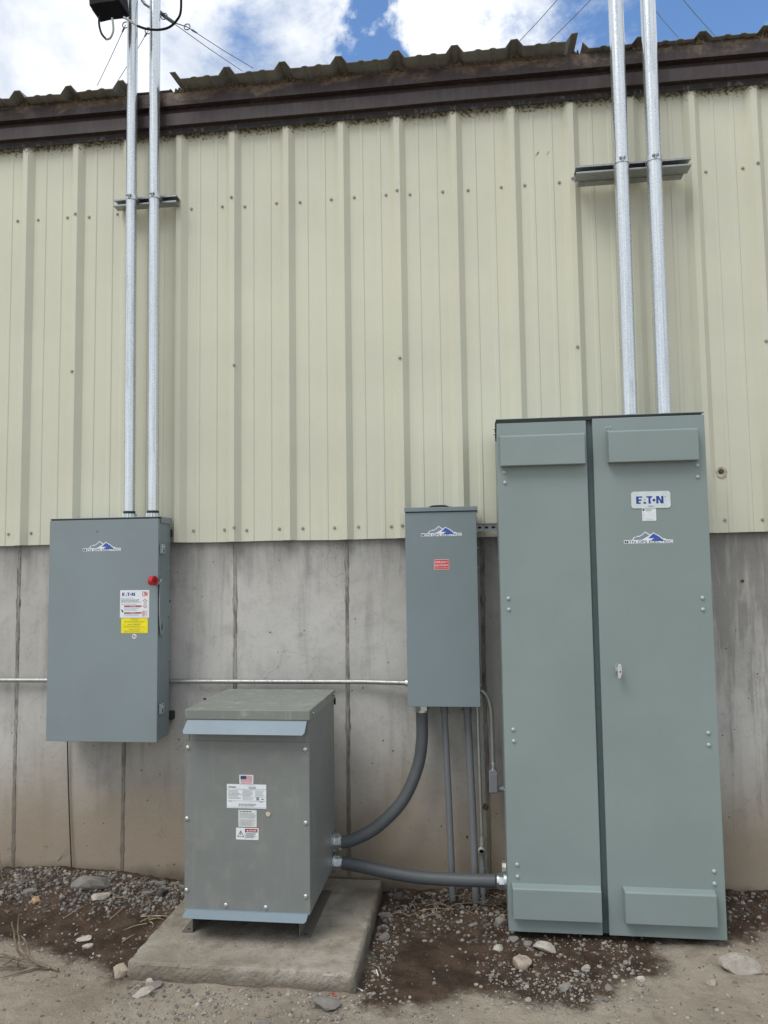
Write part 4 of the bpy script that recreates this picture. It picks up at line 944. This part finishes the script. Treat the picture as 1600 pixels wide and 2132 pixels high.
obj('nipple', MB().tube([(c0.x+.02, -.10, c1.z+.018), (2.6045, -.10, c1.z+.018)], .0125, 16), M['conduit_body'], t)

# brown ground wire hanging under the safety switch
pts = Pp([(141, 1535, .005), (142, 1600, .008), (145, 1700, .008), (149, 1800, .005), (150, 1830, .0)])
tag(obj('ground_wire', MB().tube(spline(pts, 6), .0035, 8), M['copper']), 'thin brown ground wire hanging down the wall below the safety switch', 'wire')

# ---------------------------------------------------------------- mast guy wires and the black fixture
def guy(a, b, label, eye=None, r=.0022):
    t = thing('guy_wire', label, 'wire', b)
    obj('strand', MB().tube([a, a.lerp(b, .5)-Vector((0, 0, .006)), b], r, 6), M['wire'], t)
    d = (b-a).normalized()
    obj('wire_clamp', MB().tube([a+d*.05, a+d*.065, a+d*.11, a+d*.13], r*2.4, 8, True, True, [r*1.5, r*2.6, r*2.2, r*1.2]), M['wire'], t)
    ring = [a+Vector((math.cos(k*math.pi/8)*.018, 0, math.sin(k*math.pi/8)*.018)) for k in range(17)]
    obj('eye', MB().tube(ring, .003, 6, False), M['wire'], t)
    return t
G = 'guy wires'
guy(at_y(262, 52, -.10), at_y(203, 178, .9), 'guy wire going down left from the left thin conduit')
guy(at_y(309, 64, -.10), at_y(246, 168, .9), 'guy wire seen between the two thin conduits')
guy(at_y(342, 34, -.10), at_y(505, 148, 1.0), 'lower of two guy wires going down right from the thin conduits')
w4 = guy(at_y(390, 56, .12), at_y(528, 142, 1.0), 'upper of two guy wires going down right from the thin conduits')
obj('turnbuckle', MB().tube([at_y(330, 22, -.10), at_y(343, 34, -.08), at_y(362, 47, 0.0)], .010, 8, True, False).tube([at_y(362, 47, 0.0), at_y(390, 56, .12)], .003, 6), M['wire'], w4)
obj('mast_band', MB().tube([at_y(296, 0, -.10), at_y(302, 8, -.10), at_y(320, 20, -.10)], .009, 8, True, False), M['galv_dull'], w4)
guy(at_y(1190, -34, -.16), at_y(1080, 88, .9), 'leftmost guy wire going down left from the thick conduits')
guy(at_y(1268, -40, -.16), at_y(1140, 90, .9), 'guy wire going down left just beside the left thick conduit')
guy(at_y(1340, -10, -.16), at_y(1412, 78, .9), 'guy wire going down right just beside the right thick conduit')
guy(at_y(1400, -28, -.16), at_y(1492, 78, .9), 'rightmost guy wire going down right from the thick conduits')
YX = -.30
P_ = lambda a, b: at_y(a, b, YX)
t = thing('flood_light', 'black box fixture with looping cables hanging at the top of the thin conduits', 'light fixture', P_(237, 40))
def q2(a, b, Y): return at_y(a, b, Y)
bk = [q2(205, -60, -.20), q2(262, -60, -.20), q2(270, 34, -.20), q2(262, 39, -.20), q2(232, 42, -.20), q2(211, 47, -.20)]
fr = [v+Vector((.0, -.13, .0)) for v in bk]; n = 6
mb = MB(); mb.add(fr+bk, [tuple(range(n)), tuple(reversed(range(n, 2*n)))]+[(i, i+n, (i+1) % n+n, (i+1) % n) for i in range(n)]); obj('housing', mb, M['black'], t, .004)
mb = MB(); a_ = [q2(196, -60, -.201), q2(204, -60, -.201), q2(211, 48, -.201), q2(207, 40, -.201)]; mb.add(a_+[v+Vector((0, -.10, 0)) for v in a_], [(0, 1, 2, 3), (7, 6, 5, 4)]+[(i, i+4, (i+1) % 4+4, (i+1) % 4) for i in range(4)]); obj('side_plate', mb, M['white_plastic'], t)
def cable(lst, r, Y, mat): return obj('cable', MB().tube(spline([q2(a, b, Y) for a, b in lst], 8), r, 10), mat, t)
cable([(207, 34, ), (207, 52), (212, 70), (222, 82)], .0055, -.33, M['black']); cable([(222, 82), (230, 79), (236, 66), (236, 52), (234, 38)], .0055, -.33, M['cable_grey'])
cable([(258, 36), (270, 43), (287, 54)], .0058, -.33, M['cable_grey']); cable([(287, 54), (305, 60), (330, 62), (352, 57), (368, 43), (377, 22), (377, -30)], .0062, -.33, M['black'])

# ---------------------------------------------------------------- stones
def stone_mesh(name, seed, sub, sq=(1, 1, 1), rough=.28, mat=None, fl=.0):
    import bmesh
    bm = bmesh.new(); bmesh.ops.create_icosphere(bm, subdivisions=sub, radius=1)
    rnd = random.Random(seed); pl = [(Vector((rnd.gauss(0, 1), rnd.gauss(0, 1), rnd.gauss(0, 1)*1.2)).normalized(), rnd.uniform(.48, .84)) for _ in range(13)]
    for v in bm.verts:
        c = v.co.copy(); c *= 1+rough*.6*noise.noise(c*1.1+Vector((seed*3.7, 0, 0)))
        for nrm_, d in pl:
            s_ = c.dot(nrm_)-d
            if s_ > 0: c -= nrm_*s_*.97
        c *= 1.18*(1+.035*noise.noise(c*5+Vector((seed, 2, 0))))
        v.co = Vector((c.x*sq[0], c.y*sq[1], c.z*sq[2]))
    me = bpy.data.meshes.new(name); bm.to_mesh(me); bm.free()
    if mat: me.materials.append(mat)
    return me
def ground_hit(px, py):
    z = -1.06
    for _ in range(6): w = at_z(px, py, z); z = gz(w.x, w.y) if w.y < .02 else z
    return w
LAND = [  # px, py (middle), width px, height px, tone, rot, label
    (190, 1836, 64, 26, 'st_grey', .1, 'broad flat slab of broken concrete lying on the gravel mound by the wall'),
    (207, 1864, 36, 17, 'st_pale', .5, 'pale oblong stone just below the broken concrete slab'),
    (76, 1864, 20, 15, 'st_orange', .3, 'small orange-tan stone on the gravel mound by the wall'),
    (62, 1852, 22, 16, 'st_grey', .2, 'grey stone beside the small orange stone'),
    (173, 1954, 27, 9, 'st_pale', .2, 'long thin pale stone on the damp soil left of the pad'),
    (182, 1969, 20, 10, 'st_pale', .4, 'short pale stone below the long thin stone left of the pad'),
    (251, 2023, 33, 25, 'st_tan', .4, 'rounded tan stone against the front left corner of the pad'),
    (296, 2068, 36, 18, 'st_pale', .6, 'large pale oval stone in front of the left pad corner'),
    (322, 2052, 30, 14, 'st_grey', .7, 'grey elongated stone leaning on the large pale oval stone'),
    (313, 2042, 15, 16, 'st_pale', .1, 'upright pale stone touching the pad front near its left corner'),
    (336, 1856, 26, 22, 'st_dark', .2, 'dark blocky stone on the mound beside the transformer'),
    (303, 1857, 22, 14, 'st_grey', .0, 'grey block stone left of the dark blocky stone'),
    (322, 1837, 30, 11, 'st_grey', .2, 'flat grey stone at the wall above the dark blocky stone'),
    (318, 1822, 20, 18, 'st_dark', .0, 'dark crumbly clod against the wall left of the transformer'),
    (362, 1840, 20, 10, 'st_grey', .1, 'small flat grey stone close to the transformer back edge'),
    (677, 2090, 50, 27, 'st_grey', .05, 'flat angular grey rock in front of the right pad corner'),
    (548, 2131, 32, 14, 'st_grey', .0, 'grey rock cut by the bottom edge of the photo'),
    (1086, 2003, 38, 27, 'st_tan', .1, 'blocky tan stone on damp soil in front of the left cabinet door'),
    (1138, 1972, 40, 18, 'st_pale', -.2, 'pale flat stone just in front of the cabinet bottom'),
    (1540, 2008, 66, 40, 'st_pale', -.5, 'largest flat triangular slab at the right edge of the photo'),
    (1482, 2047, 24, 12, 'st_tan', .2, 'small tan stone below left of the triangular slab'),
    (1220, 2016, 18, 13, 'st_pale', .3, 'small pale stone right of the blocky tan stone'),
    (1336, 2038, 16, 11, 'st_pale', .0, 'lone pale stone on the right part of the damp patch'),
    (1178, 2056, 20, 15, 'st_grey', .5, 'grey pointed stone in the middle of the damp patch'),
    (1098, 1963, 15, 14, 'st_grey', .2, 'grey stone left of the pale flat stone at the cabinet'),
    (1260, 2081, 14, 12, 'st_grey', .0, 'grey stone near the front rim of the damp patch'),
    (1043, 1918, 26, 28, 'st_grey', .6, 'upright grey shard against the cabinet side'),
    (1071, 1953, 18, 17, 'st_grey', .2, 'grey stone under the left cabinet corner'),
    (1039, 1974, 18, 13, 'st_pale', .4, 'pale stone left of the blocky tan stone'),
    (801, 1950, 18, 17, 'st_grey', .7, 'grey angular stone beside the right side of the pad'),
    (815, 1858, 10, 22, 'st_grey', .1, 'upright grey stone at the back right corner of the pad'),
    (833, 1860, 20, 22, 'st_dark', .2, 'dark stone at the wall right of the pad'),
    (801, 1903, 22, 12, 'st_grey', .1, 'flat grey stone midway along the right side of the pad'),
    (1510, 2008, 11, 8, 'st_pale', .1, 'tiny bright pebble at the tip of the triangular slab'),
    (440, 2083, 11, 11, 'st_pale', .3, 'pale pebble in front of the pad below the left visor end'),
    (410, 2092, 13, 12, 'st_pale', .5, 'pointed pale pebble left of the one in front of the pad'),
    (985, 1925, 16, 10, 'st_grey', .2, 'grey pebble near the foot of the slim ground pipe'),
]
for i, (a, b, w, h, tone, rot, label) in enumerate(LAND):
    q = ground_hit(a, b+h*.35); sc = (q-CPOS).dot(F)/CF
    hw = w*sc/2; hd = hw*random.uniform(.55, .75) if w > h*1.4 else hw*.8; hh = max(.25*hw, min(h*sc*.5, hw*.85))
    me = stone_mesh('stone', i*7+1, 3, (hw*1.18, hd*1.1, hh*1.15), .3, M[tone])
    o = bpy.data.objects.new('stone', me); COL.objects.link(o); o.location = (q.x, q.y+hd*.25, gz(q.x, q.y)+hh*(.5 if w > 45 else .34)); o.rotation_euler = (random.uniform(-.12, .12), -rot*.35, rot*.5 if w < 40 else rot*.2)
    tag(o, label, 'stone', 'loose stones')
# middling stones, countable, in four stretches of ground
VAR = [stone_mesh('pebble', 100+k, 2, (1, random.uniform(.6, .95), random.uniform(.45, .75)), .3, M['stone']) for k in range(7)]
VARD = [stone_mesh('pebble_dark', 140+k, 2, (1, random.uniform(.6, .95), random.uniform(.45, .75)), .3, M['stone_dark']) for k in range(6)]
def blocked(x, y): return (1.05 < x < 2.01 and -.925 < y < 0) or y > -.0
ZONES = [((0, 1822, 380, 1900), 80, (.008, .017), VARD, 'small grey stone in the gravel mound along the wall left of the transformer', 'gravel mound stones'),
         ((10, 1905, 290, 2010), 24, (.006, .011), VAR, 'small stone scattered on the dark soil left of the pad', 'stones left of the pad'),
         ((290, 2050, 730, 2125), 52, (.006, .015), VAR, 'small stone lying in front of the concrete pad', 'stones in front of the pad'),
         ((770, 1850, 1050, 1925), 34, (.006, .013), VAR, 'small stone on the damp soil between the pad and the cabinet', 'stones between pad and cabinet'),
         ((1060, 1955, 1380, 2100), 80, (.006, .018), VAR, 'small stone scattered on the damp soil in front of the cabinet', 'stones in front of the cabinet'),
         ((1400, 1975, 1600, 2120), 14, (.005, .010), VAR, 'small stone on the dry dirt at right in front of the cabinet', 'stones on the dry dirt at right')]
rnd = random.Random(11)
for (a0, b0, a1, b1), cnt, (s0, s1), var, label, grp in ZONES:
    k = 0
    while k < cnt:
        q = ground_hit(rnd.uniform(a0, a1), rnd.uniform(b0, b1))
        if blocked(q.x, q.y): k += .2; continue
        s = s0+(s1-s0)*rnd.random()**2
        o = bpy.data.objects.new('pebble', rnd.choice(var)); COL.objects.link(o); o.location = (q.x, q.y, gz(q.x, q.y)+s*.08); o.scale = (s, s, s*rnd.uniform(.8, 1.1)); o.rotation_euler = (rnd.uniform(-.4, .4), rnd.uniform(-.4, .4), rnd.uniform(0, 6.3))
        tag(o, label, 'stone', grp); k += 1
# gravel and grit that nobody could count
def gravel(name, dens, count, smin, smax, mat, label, seed):
    rnd = random.Random(seed); mb = MB()
    import bmesh
    tpl = []
    for k in range(10):
        bm = bmesh.new(); bmesh.ops.create_icosphere(bm, subdivisions=1, radius=1); r2 = random.Random(seed*31+k)
        sq = (1, r2.uniform(.55, .95), r2.uniform(.4, .8)); tv = []
        for v in bm.verts: c = v.co*(1+r2.uniform(-.28, .2)); tv.append(Vector((c.x*sq[0], c.y*sq[1], c.z*sq[2])))
        tpl.append((tv, [[v.index for v in f.verts] for f in bm.faces])); bm.free()
    n = 0; tries = 0
    while n < count and tries < count*30:
        tries += 1; x = rnd.uniform(-.5, 4.4); y = rnd.uniform(-1.5, -.0)
        if blocked(x, y) or rnd.random() > dens(x, y): continue
        s = smin+(smax-smin)*rnd.random()**4; tv, tf = rnd.choice(tpl); rot = Matrix.Rotation(rnd.uniform(0, 6.3), 3, 'Z') @ Matrix.Rotation(rnd.uniform(-.5, .5), 3, 'X'); z = gz(x, y)+s*.1
        mb.add([rot @ (v*s)+Vector((x, y, z)) for v in tv], tf); n += 1
    o = obj(name, mb, mat, origin=(0, 0, 0), fix=False); tag(o, label, 'gravel', kind='stuff'); return o
def cl(x, y, s, o): return .5+.5*noise.fractal(Vector((x*s+o, y*s, o)), 1, 2, 3)
def d_mound(x, y): return ((1-sst(1.0, 1.25, x))*sst(-.40, -.22, y)+(sst(1.95, 2.05, x)*(1-sst(2.6, 2.75, x))*sst(-.55, -.2, y))*.5+sst(3.45, 3.6, x)*sst(-.35, -.15, y)*.25)*(.55+.45*cl(x, y, 4, 3))
gravel('gravel', d_mound, 5000, .003, .0175, M['stone_dark'], 'dark grey gravel banked against the foundation wall', 5)
def d_front(x, y):
    base = .10+.9*max(0, cl(x, y, 3.2, 9)-.42)
    if y < -.9 and 1.1 < x < 2.05: base += .35
    if -.95 < y < -.42 and 2.45 < x < 3.2: base += .45*max(0, cl(x, y, 5, 2)-.3)
    if -.95 < y < -.30 and 2.1 < x < 2.5: base *= .22
    if y > -.55 and x < 1.1: base *= .5
    return min(1, base)
gravel('grit', d_front, 9500, .0014, .0105, M['stone'], 'fine pale grit and pebbles strewn over the dirt', 6)
def d_rub(x, y):
    v = 0
    if -.98 < y < -.40 and 2.42 < x < 3.22: v = max(0, cl(x, y, 4.5, 2)-.32)*1.6*sst(3.22, 3.0, x)*sst(2.42, 2.55, x)
    if -1.15 < y < -.92 and 1.05 < x < 2.0: v = max(v, max(0, cl(x, y, 5, 7)-.25)*1.1)
    if -.95 < y < -.30 and 2.0 < x < 2.12: v = max(v, .5)
    if y > -.5 and x < 1.05: v = max(v, .25*max(0, cl(x, y, 4, 12)-.3))
    return v
gravel('rubble', d_rub, 1500, .0032, .0125, M['stone'], 'angular pale rubble scattered before the pad and the tall cabinet', 9)
# crumbs blown under the transformer, on the pad
mb = MB(); rnd = random.Random(4)
for k in range(160):
    x = rnd.gauss(1.53, .13); y = rnd.gauss(-.70, .04)
    if not (1.1 < x < 1.95 and -.88 < y < -.5): continue
    s = rnd.uniform(.0012, .0042); mb.add([(x-s, y, PZ), (x+s*.7, y-s*.6, PZ), (x+s*.6, y+s, PZ), (x, y, PZ+s*1.1)], [(0, 1, 3), (1, 2, 3), (2, 0, 3), (0, 2, 1)])
o = obj('pad_crumbs', mb, M['stone'], origin=(0, 0, 0)); tag(o, 'gravel crumbs on the pad under the transformer front', 'gravel', kind='stuff')

# ---------------------------------------------------------------- dry weeds and twigs
def stems(name, label, cat, roots, seed, mat, r=.0016):
    rnd = random.Random(seed); t = None
    for lst in roots:
        pts = []
        for (a, b, up) in lst:
            w = ground_hit(a, b) if up is None else None
            pts.append(w+Vector((0, 0, .004)) if w is not None else up)
        pts = [Vector(p_) for p_ in pts]
        if t is None: t = thing(name, label, cat, pts[0])
        sp_ = spline(pts, 6); n = len(sp_)
        sp_ = [p_+Vector((rnd.uniform(-1, 1), rnd.uniform(-1, 1), rnd.uniform(-1, 1)))*.0012 for p_ in sp_]
        obj('stem', MB().tube(sp_, r, 6, True, True, [r*(1.25-.8*i/n) for i in range(n)]), mat, t)
    return t
def g3(px, py, lift=0., dy=0.):
    w = ground_hit(px, py); return (0, 0, w+Vector((0, dy, lift+.003)))
def air(px, py, Y): return (0, 0, at_y(px, py, Y))
# branch at the left edge (root end points right)
Yb = ground_hit(110, 2025).y
stems('dry_branch', 'dry forked branch lying on the dirt at the left edge', 'branch',
      [[g3(122, 2026, .010), g3(95, 2020, .015), air(50, 2000, Yb), air(0, 1985, Yb), air(-40, 1965, Yb+.02)],
       [g3(100, 2022, .012), air(70, 2000, Yb), air(45, 1968, Yb), air(38, 1935, Yb), air(41, 1903, Yb)],
       [air(58, 1995, Yb), air(38, 1980, Yb-.01), air(30, 1945, Yb-.01), air(25, 1920, Yb-.01)],
       [g3(105, 2022, .01), g3(60, 2021, .012), g3(0, 2022, .015), g3(-40, 2024, .01)],
       [air(60, 1990, Yb), air(57, 1968, Yb+.01), air(48, 1952, Yb+.01), air(42, 1948, Yb+.01)],
       [air(48, 1999, Yb), g3(20, 2006, .02), g3(-10, 2003, .02)], [g3(75, 2021, .012), g3(40, 2030, .008), g3(5, 2040, .006)],
       [air(30, 1992, Yb), air(15, 2004, Yb-.01), g3(2, 2018, .01)], [air(40, 1996, Yb), air(36, 2008, Yb), g3(40, 2022, .01)]], 3, M['twig'], .0050)
def tuft(name, label, cat, px0_, py0_, px1_, py1_, n, seed, mat, ymin, r=.0015, lift=.03):
    rnd = random.Random(seed); t = None
    for k in range(n):
        a = ground_hit(rnd.uniform(px0_, px1_), rnd.uniform(py0_, py1_)); an = rnd.uniform(0, 6.3); ln = rnd.uniform(.05, .16)
        b = a+Vector((math.cos(an)*ln, math.sin(an)*ln*.5, 0)); b.z = gz(b.x, min(b.y, 0))+rnd.uniform(0, lift); b.y = min(b.y, .012); mid = a.lerp(b, .5)+Vector((rnd.uniform(-.01, .01), 0, rnd.uniform(.004, .5*lift+.006)))
        if t is None: t = thing(name, label, cat, a)
        pth = spline([a+Vector((0, 0, .002)), mid, b], 5); nn_ = len(pth)
        obj('stem', MB().tube(pth, r, 5, True, True, [r*(1.2-.7*i/nn_) for i in range(nn_)]), mat, t)
    return t
tuft('dry_weed', 'tangle of bleached dry grass stems between the pad and the cabinet', 'dry grass', 850, 1880, 985, 1915, 22, 1, M['straw'], -.4, .0015, .035)
tuft('dry_weed', 'dry brown twigs at the wall behind the slim ground pipe', 'dry grass', 1005, 1870, 1050, 1905, 14, 2, M['twig'], -.4, .0013, .04)
tuft('dry_weed', 'dry weed stems leaning on the wall at the left edge', 'dry grass', 0, 1815, 110, 1835, 14, 3, M['twig'], 0, .0016, .11)
tuft('dry_weed', 'dry weed stems among the dark stones beside the transformer', 'dry grass', 230, 1822, 320, 1875, 14, 4, M['straw'], 0, .0013, .05)
tuft('dry_weed', 'flattened straw pieces at the left edge of the pad', 'dry grass', 285, 1905, 330, 1925, 6, 5, M['straw'], 0, .0022, .01)
for (a, b, c, d_, label) in ((228, 1917, 262, 1888, 'thin dry twig on the dark soil left of the pad'), (132, 1914, 172, 1890, 'thin bent twig on the soil below the gravel mound'), (254, 1963, 281, 1948, 'short curved twig near the left side of the pad'), (773, 2008, 795, 2032, 'thin straw beside the front right corner of the pad')):
    A = ground_hit(a, b); B = ground_hit(c, d_); mdl = A.lerp(B, .55)+Vector((.008, 0, .012))
    tag(obj('twig', MB().tube(spline([A+Vector((0, 0, .003)), mdl, B+Vector((0, 0, .004))], 6), .0019, 6), M['straw']), label, 'twig')
A = ground_hit(738, 2056); B = ground_hit(756, 2066)
tag(obj('plastic_strip', MB().tube([A+Vector((0, 0, .005)), B+Vector((0, 0, .005))], .0026, 6, True, False), M['white_plastic']), 'thin white plastic strip at the front right corner of the pad', 'litter')
A = ground_hit(784, 2022); B = ground_hit(788, 2034)
tag(obj('plastic_strip', MB().tube([A+Vector((0, 0, .005)), B+Vector((0, 0, .005))], .003, 6, True, False), M['white_plastic']), 'short white stub on the damp soil right of the pad', 'litter')
A = ground_hit(694, 2077)
tag(obj('red_scrap', MB().add([A+Vector((-.006, 0, .012)), A+Vector((.006, -.003, .012)), A+Vector((.004, .006, .016)), A+Vector((-.004, .005, .017)), A+Vector((0, 0, .008))], [(0, 1, 2, 3), (0, 4, 1), (1, 4, 2), (2, 4, 3), (3, 4, 0)]), M['red_plastic']), 'tiny red scrap behind the flat angular grey rock', 'litter')
